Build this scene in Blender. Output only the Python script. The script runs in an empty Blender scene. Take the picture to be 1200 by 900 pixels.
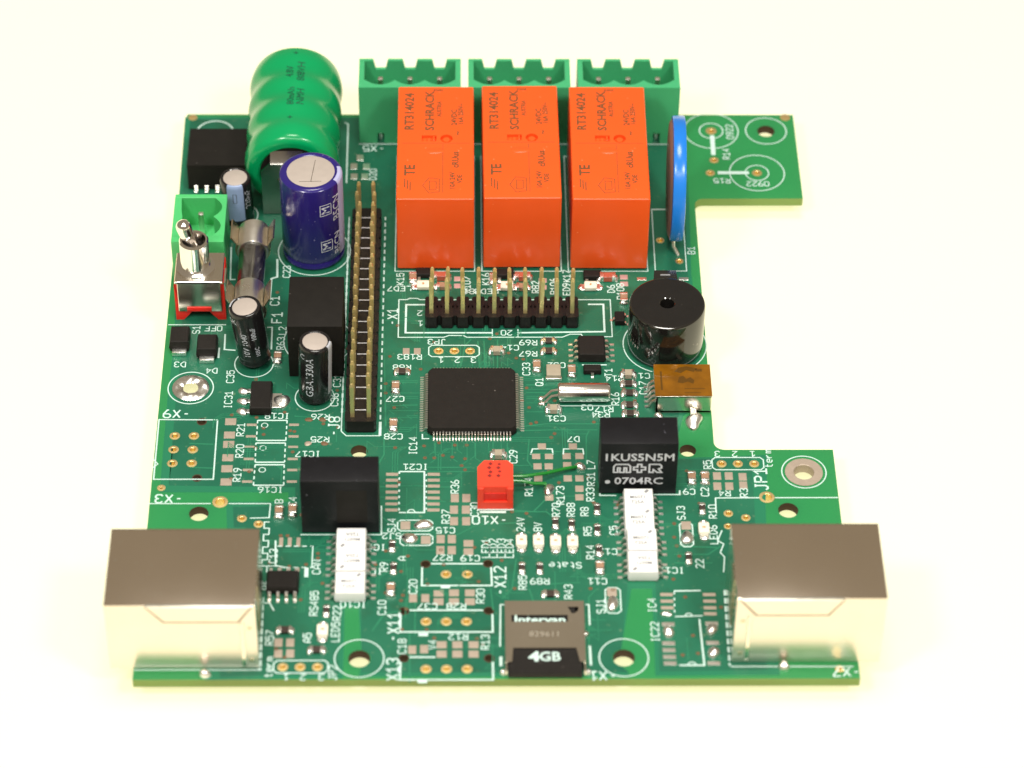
import bpy, bmesh, math, random
from mathutils import Vector, Matrix
from mathutils.geometry import tessellate_polygon
random.seed(7)
SC = bpy.context.scene
COL = SC.collection
MM = 0.001                                   # everything below is written in millimetres
PI = math.pi

# ------------------------------------------------------------------ camera
cam_data = bpy.data.cameras.new('camera')
cam = bpy.data.objects.new('camera', cam_data)
COL.objects.link(cam)
cam.location = (0.047633, -0.297050, 0.350156)
cam.rotation_euler = (0.797446, -0.011372, -0.012175)
cam_data.sensor_width = 36.0
cam_data.lens = 110.283048
cam_data.clip_start = 0.02
cam_data.clip_end = 50.0
cam_data.dof.use_dof = True
cam_data.dof.focus_distance = 0.502
cam_data.dof.aperture_fstop = 20.0
SC.camera = cam

# ------------------------------------------------------------------ room light and lamps
world = bpy.data.worlds.new('World')
SC.world = world
world.use_nodes = True
wb = world.node_tree.nodes['Background']
wb.inputs['Color'].default_value = (1.0, 0.82, 0.58, 1)
wb.inputs['Strength'].default_value = 0.29


def area_lamp(name, loc, target, size, power, color):
    d = bpy.data.lights.new(name, 'AREA')
    d.shape = 'DISK'
    d.size = size
    d.energy = power
    d.color = color
    o = bpy.data.objects.new(name, d)
    COL.objects.link(o)
    o.location = loc
    o.rotation_euler = (Vector(target) - Vector(loc)).to_track_quat('-Z', 'Y').to_euler()
    return o


area_lamp('desk_lamp_left', (-0.17, -0.20, 0.48), (0.05, 0.06, 0), 0.10, 1.55, (1.0, 0.97, 0.90))
area_lamp('desk_lamp_right', (0.29, -0.21, 0.48), (0.05, 0.06, 0), 0.10, 1.55, (1.0, 0.97, 0.90))
area_lamp('ceiling_softbox', (0.05, 0.14, 0.95), (0.05, 0.06, 0), 0.32, 5.6, (1.0, 0.96, 0.88))
strip = area_lamp('front_strip_lamp', (0.05, -0.30, 0.47), (0.05, 0.06, 0), 0.30, 0.75, (1.0, 0.97, 0.92))
strip.data.shape = 'RECTANGLE'
strip.data.size_y = 0.05

SC.view_settings.view_transform = 'Standard'
SC.view_settings.look = 'None'
SC.view_settings.exposure = 0.0
SC.view_settings.gamma = 1.0
SC.view_settings.use_curve_mapping = False
SC.cycles.max_bounces = 10
SC.cycles.transmission_bounces = 8
SC.cycles.transparent_max_bounces = 12


# ------------------------------------------------------------------ materials
MATS = {}


def mat(name, color, rough=0.5, metal=0.0, var=0.08, scale=400.0, bump=0.0, bscale=2500.0, rvar=0.1,
        specks=0.0, speck_color=(0.75, 0.72, 0.66), spec=0.5, coat=0.0, emit=0.0, trans=0.0, ior=1.45, sss=0.0):
    if name in MATS:
        return MATS[name]
    m = bpy.data.materials.new(name)
    m.use_nodes = True
    nt = m.node_tree
    N, L = nt.nodes, nt.links
    b = N['Principled BSDF']
    co = N.new('ShaderNodeTexCoord')
    nz = N.new('ShaderNodeTexNoise')
    nz.inputs['Scale'].default_value = scale
    nz.inputs['Detail'].default_value = 5
    L.new(co.outputs['Object'], nz.inputs['Vector'])
    mx = N.new('ShaderNodeMix')
    mx.data_type = 'RGBA'
    mx.inputs['A'].default_value = tuple(c * (1 - var) for c in color) + (1,)
    mx.inputs['B'].default_value = tuple(min(1, c * (1 + var)) for c in color) + (1,)
    L.new(nz.outputs['Fac'], mx.inputs['Factor'])
    out = mx.outputs['Result']
    if specks:                           # dust and lint lying on the part
        vz = N.new('ShaderNodeTexNoise')
        vz.inputs['Scale'].default_value = 1500.0
        vz.inputs['Detail'].default_value = 1
        L.new(co.outputs['Object'], vz.inputs['Vector'])
        rp = N.new('ShaderNodeValToRGB')
        rp.color_ramp.elements[0].position = 0.72 - 0.06 * specks
        rp.color_ramp.elements[1].position = 0.80 - 0.06 * specks
        L.new(vz.outputs['Fac'], rp.inputs['Fac'])
        m2 = N.new('ShaderNodeMix')
        m2.data_type = 'RGBA'
        L.new(rp.outputs['Color'], m2.inputs['Factor'])
        L.new(out, m2.inputs['A'])
        m2.inputs['B'].default_value = speck_color + (1,)
        out = m2.outputs['Result']
    L.new(out, b.inputs['Base Color'])
    mr = N.new('ShaderNodeMapRange')
    mr.inputs['To Min'].default_value = max(0.02, rough - rvar)
    mr.inputs['To Max'].default_value = min(1.0, rough + rvar)
    n2 = N.new('ShaderNodeTexNoise')
    n2.inputs['Scale'].default_value = scale * 0.6
    n2.inputs['Detail'].default_value = 3
    L.new(co.outputs['Object'], n2.inputs['Vector'])
    L.new(n2.outputs['Fac'], mr.inputs['Value'])
    L.new(mr.outputs['Result'], b.inputs['Roughness'])
    b.inputs['Metallic'].default_value = metal
    b.inputs['Specular IOR Level'].default_value = spec
    b.inputs['IOR'].default_value = ior
    b.inputs['Coat Weight'].default_value = coat
    b.inputs['Coat Roughness'].default_value = 0.06
    b.inputs['Transmission Weight'].default_value = trans
    if sss > 0:
        b.inputs['Subsurface Weight'].default_value = sss
        b.inputs['Subsurface Radius'].default_value = (0.001, 0.001, 0.001)
        b.inputs['Subsurface Scale'].default_value = 0.6
    if emit > 0:
        b.inputs['Emission Color'].default_value = tuple(color) + (1,)
        b.inputs['Emission Strength'].default_value = emit
    if bump > 0:
        nb = N.new('ShaderNodeTexNoise')
        nb.inputs['Scale'].default_value = bscale
        nb.inputs['Detail'].default_value = 3
        L.new(co.outputs['Object'], nb.inputs['Vector'])
        bp = N.new('ShaderNodeBump')
        bp.inputs['Strength'].default_value = bump
        bp.inputs['Distance'].default_value = 0.0002
        L.new(nb.outputs['Fac'], bp.inputs['Height'])
        L.new(bp.outputs['Normal'], b.inputs['Normal'])
    MATS[name] = m
    return m


def laminate_material():
    """Glass-fibre laminate under green lacquer: lets the light table shine through where no copper lies on it."""
    m = bpy.data.materials.new('laminate')
    m.use_nodes = True
    nt = m.node_tree
    N, L = nt.nodes, nt.links
    b = N['Principled BSDF']
    b.inputs['Base Color'].default_value = (0.03, 0.30, 0.11, 1)
    b.inputs['Roughness'].default_value = 0.33
    b.inputs['Coat Weight'].default_value = 0.2
    tr = N.new('ShaderNodeBsdfTranslucent')
    co = N.new('ShaderNodeTexCoord')
    nz = N.new('ShaderNodeTexNoise')
    nz.inputs['Scale'].default_value = 60
    nz.inputs['Detail'].default_value = 6
    L.new(co.outputs['Object'], nz.inputs['Vector'])
    mx = N.new('ShaderNodeMix')
    mx.data_type = 'RGBA'
    mx.inputs['A'].default_value = (0.20, 0.60, 0.29, 1)
    mx.inputs['B'].default_value = (0.26, 0.68, 0.35, 1)
    L.new(nz.outputs['Fac'], mx.inputs['Factor'])
    L.new(mx.outputs['Result'], tr.inputs['Color'])
    ms = N.new('ShaderNodeMixShader')
    ms.inputs['Fac'].default_value = 0.42
    L.new(b.outputs[0], ms.inputs[1])
    L.new(tr.outputs[0], ms.inputs[2])
    L.new(ms.outputs[0], N['Material Output'].inputs['Surface'])
    return m


def edge_material():
    """Raw sawn laminate edge: yellowish glass fibre."""
    m = bpy.data.materials.new('laminate_edge')
    m.use_nodes = True
    nt = m.node_tree
    N, L = nt.nodes, nt.links
    b = N['Principled BSDF']
    b.inputs['Base Color'].default_value = (0.30, 0.36, 0.11, 1)
    b.inputs['Roughness'].default_value = 0.7
    tr = N.new('ShaderNodeBsdfTranslucent')
    tr.inputs['Color'].default_value = (0.62, 0.72, 0.30, 1)
    ms = N.new('ShaderNodeMixShader')
    ms.inputs['Fac'].default_value = 0.4
    L.new(b.outputs[0], ms.inputs[1])
    L.new(tr.outputs[0], ms.inputs[2])
    L.new(ms.outputs[0], N['Material Output'].inputs['Surface'])
    return m


def mask_material():
    """Dark green solder lacquer over the copper pour with faint conductor relief below it."""
    m = bpy.data.materials.new('solder_mask')
    m.use_nodes = True
    nt = m.node_tree
    N, L = nt.nodes, nt.links
    b = N['Principled BSDF']
    co = N.new('ShaderNodeTexCoord')
    nz = N.new('ShaderNodeTexNoise')
    nz.inputs['Scale'].default_value = 45
    nz.inputs['Detail'].default_value = 8
    L.new(co.outputs['Object'], nz.inputs['Vector'])
    rp = N.new('ShaderNodeValToRGB')
    rp.color_ramp.elements[0].position = 0.3
    rp.color_ramp.elements[0].color = (0.008, 0.100, 0.058, 1)
    rp.color_ramp.elements[1].position = 0.72
    rp.color_ramp.elements[1].color = (0.018, 0.156, 0.084, 1)
    L.new(nz.outputs['Fac'], rp.inputs['Fac'])
    # flux film and dust: pale soft-edged smears
    fz = N.new('ShaderNodeTexNoise')
    fz.inputs['Scale'].default_value = 900
    fz.inputs['Detail'].default_value = 2
    L.new(co.outputs['Object'], fz.inputs['Vector'])
    fr = N.new('ShaderNodeValToRGB')
    fr.color_ramp.elements[0].position = 0.66
    fr.color_ramp.elements[1].position = 0.80
    fr.color_ramp.elements[1].color = (0.5, 0.5, 0.5, 1)
    L.new(fz.outputs['Fac'], fr.inputs['Fac'])
    mx = N.new('ShaderNodeMix')
    mx.data_type = 'RGBA'
    mx.inputs['B'].default_value = (0.22, 0.30, 0.18, 1)
    L.new(fr.outputs['Color'], mx.inputs['Factor'])
    L.new(rp.outputs['Color'], mx.inputs['A'])
    pz = N.new('ShaderNodeTexNoise')
    pz.inputs['Scale'].default_value = 170
    pz.inputs['Detail'].default_value = 4
    L.new(co.outputs['Object'], pz.inputs['Vector'])
    pr = N.new('ShaderNodeValToRGB')
    pr.color_ramp.elements[0].position = 0.56
    pr.color_ramp.elements[1].position = 0.78
    pr.color_ramp.elements[1].color = (0.6, 0.6, 0.6, 1)
    L.new(pz.outputs['Fac'], pr.inputs['Fac'])
    m3 = N.new('ShaderNodeMix')
    m3.data_type = 'RGBA'
    m3.inputs['B'].default_value = (0.020, 0.060, 0.026, 1)
    L.new(pr.outputs['Color'], m3.inputs['Factor'])
    L.new(mx.outputs['Result'], m3.inputs['A'])
    L.new(m3.outputs['Result'], b.inputs['Base Color'])
    mr = N.new('ShaderNodeMapRange')
    mr.inputs['To Min'].default_value = 0.22
    mr.inputs['To Max'].default_value = 0.46
    L.new(nz.outputs['Fac'], mr.inputs['Value'])
    L.new(mr.outputs['Result'], b.inputs['Roughness'])
    b.inputs['Specular IOR Level'].default_value = 0.38
    bz = N.new('ShaderNodeTexNoise')
    bz.inputs['Scale'].default_value = 700
    L.new(co.outputs['Object'], bz.inputs['Vector'])
    bp = N.new('ShaderNodeBump')
    bp.inputs['Strength'].default_value = 0.10
    bp.inputs['Distance'].default_value = 0.0003
    L.new(bz.outputs['Fac'], bp.inputs['Height'])
    L.new(bp.outputs['Normal'], b.inputs['Normal'])
    return m


def clear_material(name, tint, gloss=0.25, rough=0.04):
    m = bpy.data.materials.new(name)
    m.use_nodes = True
    nt = m.node_tree
    N, L = nt.nodes, nt.links
    for n in list(N):
        if n.type == 'BSDF_PRINCIPLED':
            N.remove(n)
    t = N.new('ShaderNodeBsdfTransparent')
    t.inputs['Color'].default_value = tint + (1,)
    g = N.new('ShaderNodeBsdfGlossy')
    g.inputs['Roughness'].default_value = rough
    lw = N.new('ShaderNodeLayerWeight')
    lw.inputs['Blend'].default_value = gloss
    ms = N.new('ShaderNodeMixShader')
    ad = N.new('ShaderNodeMath')
    ad.operation = 'ADD'
    ad.use_clamp = True
    ad.inputs[1].default_value = 0.20
    L.new(lw.outputs['Fresnel'], ad.inputs[0])
    L.new(ad.outputs[0], ms.inputs['Fac'])
    L.new(t.outputs[0], ms.inputs[1])
    L.new(g.outputs[0], ms.inputs[2])
    L.new(ms.outputs[0], N['Material Output'].inputs['Surface'])
    return m


def table_material():
    m = bpy.data.materials.new('light_table_panel')
    m.use_nodes = True
    b = m.node_tree.nodes['Principled BSDF']
    b.inputs['Base Color'].default_value = (0.31, 0.31, 0.31, 1)
    b.inputs['Roughness'].default_value = 0.6
    b.inputs['Emission Color'].default_value = (1.0, 0.915, 0.52, 1)
    b.inputs['Emission Strength'].default_value = 0.95
    return m


M_LAM = laminate_material()
M_EDGE = edge_material()
M_MASK = mask_material()
M_TRACE = mat('trace_mask', (0.024, 0.190, 0.100), 0.30, var=0.2)
M_MASK2 = mat('inner_plane_mask', (0.016, 0.170, 0.085), 0.34, var=0.12, scale=60, spec=0.4)
M_SILK = mat('silkscreen_ink', (0.56, 0.74, 0.69), 0.6, var=0.12, scale=900)
M_PAD = mat('tinned_pad', (0.44, 0.36, 0.29), 0.48, metal=0.4, var=0.12, scale=900, bump=0.15)
M_GOLD = mat('gold_plating', (1.0, 0.74, 0.36), 0.42, metal=1.0, var=0.08)
M_PINGOLD = mat('gold_pin', (1.0, 0.74, 0.34), 0.34, metal=0.78, var=0.15)
M_VIA = mat('via_ring', (0.15, 0.085, 0.04), 0.5, var=0.2)
M_SOLDER = mat('solder', (0.93, 0.91, 0.87), 0.29, metal=1.0, var=0.12, scale=700, bump=0.25, bscale=1200)
M_TIN = mat('tin_lead', (0.92, 0.89, 0.84), 0.31, metal=1.0, var=0.1, scale=700, bump=0.08)
M_NICKEL = mat('nickel_shield', (0.80, 0.75, 0.66), 0.20, metal=1.0, var=0.04, scale=120, bump=0.02, rvar=0.05, specks=0.15, speck_color=(0.9, 0.86, 0.78))
M_JACK = mat('jack_shield', (0.88, 0.78, 0.67), 0.16, metal=1.0, var=0.04, scale=120, bump=0.03, rvar=0.05, specks=0.15, speck_color=(0.9, 0.86, 0.78))
M_JACKSIDE = mat('jack_shield_brushed', (0.88, 0.77, 0.68), 0.33, metal=1.0, var=0.06, scale=150, bump=0.05, rvar=0.06)
M_CAN = mat('crystal_can', (0.86, 0.83, 0.80), 0.22, metal=1.0, var=0.06, rvar=0.05)
M_CHROME = mat('chrome', (0.86, 0.83, 0.80), 0.12, metal=1.0, var=0.05, rvar=0.04)
M_BRASSY = mat('fuse_clip_metal', (0.66, 0.57, 0.43), 0.28, metal=1.0, var=0.18, scale=300, bump=0.08)
M_BLACK = mat('black_matte_plastic', (0.011, 0.0095, 0.008), 0.62, spec=0.22, var=0.25, scale=600, bump=0.10, specks=-0.7, speck_color=(0.12, 0.11, 0.10))
M_POTTED = mat('black_potted_case', (0.008, 0.008, 0.010), 0.40, spec=0.25, var=0.3, scale=500, bump=0.06, specks=-0.3, speck_color=(0.13, 0.13, 0.16))
M_BUZZ = mat('buzzer_plastic', (0.010, 0.009, 0.008), 0.13, spec=0.65, coat=0.8, rvar=0.04, var=0.2, scale=500, bump=0.03, specks=-0.3, speck_color=(0.22, 0.20, 0.17))
M_CHIP = mat('chip_epoxy', (0.014, 0.012, 0.0105), 0.58, spec=0.22, var=0.25, scale=900, bump=0.18, specks=-0.6, speck_color=(0.16, 0.14, 0.13))
M_HEADER = mat('header_plastic', (0.012, 0.009, 0.009), 0.40, spec=0.3, var=0.25, scale=700, bump=0.08)
M_GREEN = mat('terminal_green', (0.055, 0.40, 0.17), 0.42, var=0.08, scale=180, bump=0.05, sss=0.15)
M_BRIGHTGREEN = mat('terminal_light_green', (0.075, 0.50, 0.16), 0.40, var=0.08, scale=180, bump=0.05, sss=0.15)
M_BATT = mat('shrink_sleeve_green', (0.001, 0.29, 0.092), 0.20, var=0.10, scale=120, bump=0.05, bscale=500, rvar=0.06)
M_ORANGE = mat('relay_orange', (0.84, 0.098, 0.014), 0.30, var=0.06, scale=150, bump=0.05, specks=-0.8, speck_color=(0.95, 0.40, 0.20), rvar=0.08)
M_ORANGEINK = mat('relay_laser_mark', (0.17, 0.070, 0.026), 0.7, var=0.15, spec=0.2)
M_RED = mat('red_plastic', (0.72, 0.020, 0.012), 0.30, var=0.1, scale=200)
M_REDCON = mat('red_connector', (0.86, 0.055, 0.025), 0.38, var=0.08, scale=200, bump=0.05)
M_REDDARK = mat('contact_hole_dark', (0.20, 0.012, 0.008), 0.6)
M_SLEEVE = mat('capacitor_sleeve_black', (0.012, 0.011, 0.012), 0.17, var=0.2, rvar=0.05)
M_BLUESLEEVE = mat('capacitor_sleeve_blue', (0.022, 0.014, 0.15), 0.19, var=0.15, scale=200, rvar=0.06, specks=0.12, speck_color=(0.25, 0.22, 0.45))
M_ALU = mat('capacitor_top', (0.46, 0.40, 0.36), 0.50, metal=0.2, var=0.08, scale=900, bump=0.1)
M_STRIPE = mat('sleeve_stripe_blue', (0.29, 0.38, 0.60), 0.3, var=0.08)
M_STRIPEL = mat('sleeve_stripe_pale', (0.42, 0.42, 0.66), 0.3, var=0.08)
M_STRIPEG = mat('sleeve_stripe_grey', (0.44, 0.45, 0.50), 0.3, var=0.08)
M_INK = mat('sleeve_print', (0.60, 0.62, 0.70), 0.5, var=0.08)
M_CASEINK = mat('case_print_white', (0.60, 0.61, 0.66), 0.6, var=0.15, scale=1500)
M_DARKINK = mat('dark_print', (0.06, 0.06, 0.06), 0.6)
M_GREENINK = mat('battery_print', (0.004, 0.07, 0.04), 0.6)
M_VAR = mat('varistor_blue', (0.014, 0.185, 0.66), 0.24, var=0.08, scale=200, bump=0.06, bscale=600)
M_VARFACE = mat('varistor_backing_grey', (0.13, 0.12, 0.11), 0.4, var=0.2)
M_WHITE = mat('white_package', (0.80, 0.80, 0.79), 0.5, var=0.03, bump=0.05)
M_GREYINK = mat('grey_print', (0.24, 0.24, 0.25), 0.6)
M_MLCC = mat('ceramic_tan', (0.34, 0.20, 0.125), 0.42, var=0.15, scale=900, bump=0.1)
M_MLCCG = mat('ceramic_grey', (0.36, 0.31, 0.23), 0.45, var=0.15, scale=900, bump=0.1)
M_RESB = mat('resistor_top', (0.045, 0.032, 0.026), 0.4, var=0.2)
M_LED = mat('led_lens', (0.80, 0.76, 0.64), 0.32, var=0.05, sss=0.3)
M_LEDCHIP = mat('led_die', (0.55, 0.30, 0.14), 0.5)
M_MELF = mat('diode_glass_red', (0.42, 0.10, 0.06), 0.15, var=0.2)
M_WIRE = mat('green_wire_sleeve', (0.008, 0.19, 0.020), 0.26, var=0.1)
M_KAPTON = mat('amber_tape', (0.27, 0.105, 0.004), 0.14, metal=0.3, var=0.55, scale=420, bump=0.30, bscale=520, coat=0.6, rvar=0.05)
M_HOLE = mat('drilled_laminate', (0.055, 0.028, 0.012), 0.7, var=0.2)
M_FOIL = mat('battery_tag', (0.44, 0.42, 0.39), 0.22, metal=1.0, var=0.15, scale=200, bump=0.1, bscale=500)
M_TERRA = mat('resist_pad_pink', (0.60, 0.40, 0.38), 0.4, metal=0.4, var=0.15)
M_GLASS = clear_material('fuse_glass', (0.95, 0.95, 0.93), 0.30, 0.16)
M_TABLE = table_material()


# ------------------------------------------------------------------ mesh helpers (millimetres in, metres out)
class MB:
    def __init__(self):
        self.v, self.f = [], []

    def add(self, vs, fs):
        o = len(self.v)
        self.v += [tuple(p) for p in vs]
        self.f += [tuple(i + o for i in f) for f in fs]
        return self

    def box(self, x0, x1, y0, y1, z0, z1, b=0.0, seg=2):
        if b <= 0:
            vs = [(x, y, z) for z in (z0, z1) for y in (y0, y1) for x in (x0, x1)]
            return self.add(vs, [(0, 2, 3, 1), (4, 5, 7, 6), (0, 1, 5, 4), (2, 6, 7, 3), (0, 4, 6, 2), (1, 3, 7, 5)])
        bm = bmesh.new()
        bmesh.ops.create_cube(bm, size=1.0)
        for v in bm.verts:
            v.co = Vector(((x0 + x1) / 2 + v.co.x * (x1 - x0), (y0 + y1) / 2 + v.co.y * (y1 - y0), (z0 + z1) / 2 + v.co.z * (z1 - z0)))
        bmesh.ops.bevel(bm, geom=list(bm.edges), offset=b, segments=seg, profile=0.6, affect='EDGES')
        return self.bm(bm)

    def bm(self, bm):
        bm.verts.index_update()
        self.add([v.co[:] for v in bm.verts], [[v.index for v in f.verts] for f in bm.faces])
        bm.free()
        return self

    def prism(self, poly, a, b, axis='z', scale_top=1.0):
        """poly extruded from a to b: axis z -> (x,y), axis y -> (x,z), axis x -> (y,z)"""
        n = len(poly)
        cx = sum(p[0] for p in poly) / n
        cy = sum(p[1] for p in poly) / n

        def put(p, t):
            return (p[0], p[1], t) if axis == 'z' else ((p[0], t, p[1]) if axis == 'y' else (t, p[0], p[1]))
        lo = [put(p, a) for p in poly]
        hi = [put((cx + (p[0] - cx) * scale_top, cy + (p[1] - cy) * scale_top), b) for p in poly]
        fs = [(i, (i + 1) % n, n + (i + 1) % n, n + i) for i in range(n)]
        bm = bmesh.new()
        vv = [bm.verts.new(p) for p in lo + hi]
        for f in fs:
            bm.faces.new([vv[i] for i in f])
        tris = tessellate_polygon([[Vector((p[0], p[1], 0)) for p in poly]])
        for t in tris:
            bm.faces.new([vv[i] for i in t])
            bm.faces.new([vv[n + i] for i in t])
        bmesh.ops.recalc_face_normals(bm, faces=bm.faces)
        return self.bm(bm)

    def lathe(self, prof, c=(0, 0, 0), axis='z', n=32, a0=0.0, a1=2 * PI, closed=False):
        """prof: list of (r, t) swept round axis through c"""
        full = abs(a1 - a0 - 2 * PI) < 1e-6
        k = n if full else n + 1
        vs = []
        for r, t in prof:
            for i in range(k):
                a = a0 + (a1 - a0) * i / n
                u, w = r * math.cos(a), r * math.sin(a)
                p = (u, w, t) if axis == 'z' else ((u, t, w) if axis == 'y' else (t, u, w))
                vs.append((c[0] + p[0], c[1] + p[1], c[2] + p[2]))
        fs = []
        m = len(prof)
        for j in range(m if closed else m - 1):
            j2 = (j + 1) % m
            for i in range(n if not full else k):
                i2 = (i + 1) % k
                fs.append((j * k + i, j * k + i2, j2 * k + i2, j2 * k + i))
        bm = bmesh.new()
        vv = [bm.verts.new(p) for p in vs]
        for f in fs:
            try:
                bm.faces.new([vv[i] for i in f])
            except ValueError:
                pass
        bmesh.ops.remove_doubles(bm, verts=bm.verts, dist=1e-5)
        bmesh.ops.recalc_face_normals(bm, faces=bm.faces)
        return self.bm(bm)

    def tube(self, pts, r, n=8, cap=True):
        P = [Vector(p) for p in pts]
        R = r if isinstance(r, (list, tuple)) else [r] * len(P)
        vs, fs = [], []
        up = Vector((0, 0, 1))
        for i, p in enumerate(P):
            d = (P[min(i + 1, len(P) - 1)] - P[max(i - 1, 0)]).normalized()
            s = d.cross(up)
            if s.length < 0.05:
                s = d.cross(Vector((0, 1, 0)))
            s.normalize()
            t = s.cross(d).normalized()
            for j in range(n):
                a = 2 * PI * j / n
                vs.append(p + (s * math.cos(a) + t * math.sin(a)) * R[i])
        for i in range(len(P) - 1):
            for j in range(n):
                fs.append((i * n + j, i * n + (j + 1) % n, (i + 1) * n + (j + 1) % n, (i + 1) * n + j))
        if cap:
            fs.append(tuple(range(n))[::-1])
            fs.append(tuple((len(P) - 1) * n + j for j in range(n)))
        return self.add(vs, fs)

    def blob(self, c, rx, ry, h, seed=0, n=12, m=5, rough=0.10):
        """a solder mound: a lumpy half dome sitting on z = c[2]"""
        rnd = random.Random(seed)
        ph = [rnd.uniform(0, 6.28) for _ in range(4)]
        vs, fs = [], []
        for j in range(m):
            t = j / m
            rr = math.cos(t * PI / 2) ** 0.8
            zz = math.sin(t * PI / 2)
            for i in range(n):
                a = 2 * PI * i / n
                k = 1 + rough * math.sin(2 * a + ph[0]) + rough * 0.7 * math.sin(3 * a + ph[1])
                vs.append((c[0] + rx * rr * k * math.cos(a), c[1] + ry * rr * k * math.sin(a), c[2] + h * zz * (1 + rough * math.sin(a + ph[2]))))
        vs.append((c[0], c[1], c[2] + h))
        for j in range(m - 1):
            for i in range(n):
                fs.append((j * n + i, j * n + (i + 1) % n, (j + 1) * n + (i + 1) % n, (j + 1) * n + i))
        for i in range(n):
            fs.append(((m - 1) * n + i, (m - 1) * n + (i + 1) % n, m * n))
        return self.add(vs, fs)

    def strip(self, pts, w, z, closed=False):
        """flat line of width w along points (x, y) at height z"""
        P = [Vector((p[0], p[1])) for p in pts]
        n = len(P)
        L, Rr = [], []
        for i in range(n):
            if closed:
                a, b = P[i - 1], P[(i + 1) % n]
            else:
                a, b = P[max(i - 1, 0)], P[min(i + 1, n - 1)]
            d1 = (P[i] - a).normalized() if (P[i] - a).length > 1e-9 else (b - P[i]).normalized()
            d2 = (b - P[i]).normalized() if (b - P[i]).length > 1e-9 else d1
            n1, n2 = Vector((-d1.y, d1.x)), Vector((-d2.y, d2.x))
            q = n1 + n2
            q = n1 if q.length < 1e-6 else q.normalized()
            k = 1.0 / max(0.5, q.dot(n1))
            L.append(P[i] + q * w / 2 * k)
            Rr.append(P[i] - q * w / 2 * k)
        vs = [(p.x, p.y, z) for p in L] + [(p.x, p.y, z) for p in Rr]
        fs = [(n + i, n + (i + 1) % n, (i + 1) % n, i) for i in range(n if closed else n - 1)]
        return self.add(vs, fs)

    def mesh(self, name, smooth=35):
        me = bpy.data.meshes.new(name)
        me.from_pydata([(p[0] * MM, p[1] * MM, p[2] * MM) for p in self.v], [], self.f)
        me.update()
        if smooth:
            me.polygons.foreach_set('use_smooth', [True] * len(me.polygons))
            me.set_sharp_from_angle(angle=math.radians(smooth))
        return me


def cut(mb, cutter):
    """mb with the closed shape cutter taken out of it"""
    a = bpy.data.objects.new('blank', mb.mesh('blank', 0))
    b = bpy.data.objects.new('cutter', cutter.mesh('cutter', 0))
    COL.objects.link(a)
    COL.objects.link(b)
    md = a.modifiers.new('cut', 'BOOLEAN')
    md.object = b
    md.operation = 'DIFFERENCE'
    md.solver = 'EXACT'
    dg = bpy.context.evaluated_depsgraph_get()
    me = bpy.data.meshes.new_from_object(a.evaluated_get(dg))
    out = MB()
    out.add([v.co / MM for v in me.vertices], [tuple(p.vertices) for p in me.polygons])
    bpy.data.objects.remove(a)
    bpy.data.objects.remove(b)
    bpy.data.meshes.remove(me)
    return out


def link(name, me, m, parent=None, loc=(0, 0, 0), rz=0.0, label=None):
    if m is not None and len(me.materials) == 0:
        me.materials.append(m)
    o = bpy.data.objects.new(name, me)
    COL.objects.link(o)
    o.parent = parent
    o.location = (loc[0] * MM, loc[1] * MM, (loc[2] if len(loc) > 2 else 0) * MM)
    o.rotation_euler = (0, 0, math.radians(rz))
    if label:
        o['label'] = label
    return o


def put(name, mb, m, parent=None, loc=(0, 0, 0), rz=0.0, label=None, smooth=35):
    return link(name, mb.mesh(name, smooth), m, parent, loc, rz, label)


def copy_tree(o, parent, loc, rz=None, label=None):
    """a copy of a part and of its pieces, sharing mesh data"""
    c = o.copy()
    COL.objects.link(c)
    c.parent = parent
    c.location = (loc[0] * MM, loc[1] * MM, (loc[2] if len(loc) > 2 else 0) * MM)
    if rz is not None:
        c.rotation_euler = (0, 0, math.radians(rz))
    if label:
        c['label'] = label
    for ch in list(o.children):
        d = ch.copy()
        COL.objects.link(d)
        d.parent = c
    return c


TEXT = {}


def text_shape(s, h, wide=1.0, bold=0.0):
    """outline lettering centred on the origin, capital height h: returns (verts, faces)"""
    key = (s, bold)
    if key not in TEXT:
        cu = bpy.data.curves.new('lettering', 'FONT')
        cu.body = s
        cu.resolution_u = 2
        cu.offset = bold
        o = bpy.data.objects.new('lettering', cu)
        me = bpy.data.meshes.new_from_object(o)
        vs = [v.co.copy() for v in me.vertices]
        fs = [tuple(p.vertices) for p in me.polygons]
        bpy.data.objects.remove(o)
        bpy.data.curves.remove(cu)
        bpy.data.meshes.remove(me)
        TEXT[key] = (vs, fs)
    vs, fs = TEXT[key]
    if not vs:
        return [], []
    x0, x1 = min(v.x for v in vs), max(v.x for v in vs)
    k = h / 0.70
    return [((v.x - (x0 + x1) / 2) * k * wide, (v.y - 0.35) * k) for v in vs], fs


def text_flat(mb, s, h, x, y, z, rot=0, wide=1.0, bold=0.0):
    vs, fs = text_shape(s, h, wide, bold)
    a = math.radians(rot)
    ca, sa = math.cos(a), math.sin(a)
    return mb.add([(x + p[0] * ca - p[1] * sa, y + p[0] * sa + p[1] * ca, z) for p in vs], fs)


def text_front(mb, s, h, x, y, z, wide=1.0, bold=0.0):
    """lettering on a face that looks toward -y"""
    vs, fs = text_shape(s, h, wide, bold)
    return mb.add([(x + p[0], y, z + p[1]) for p in vs], fs)


def text_round(mb, s, h, R, ang, z, rot=0, wide=1.0, bold=0.0):
    """lettering wrapped on an upright cylinder of radius R, centred at angle ang (degrees)"""
    vs, fs = text_shape(s, h, wide, bold)
    a = math.radians(rot)
    ca, sa = math.cos(a), math.sin(a)
    o = []
    for p in vs:
        u, w = p[0] * ca - p[1] * sa, p[0] * sa + p[1] * ca
        t = math.radians(ang) + u / R
        o.append((R * math.cos(t), R * math.sin(t), z + w))
    return mb.add(o, fs)


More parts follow.
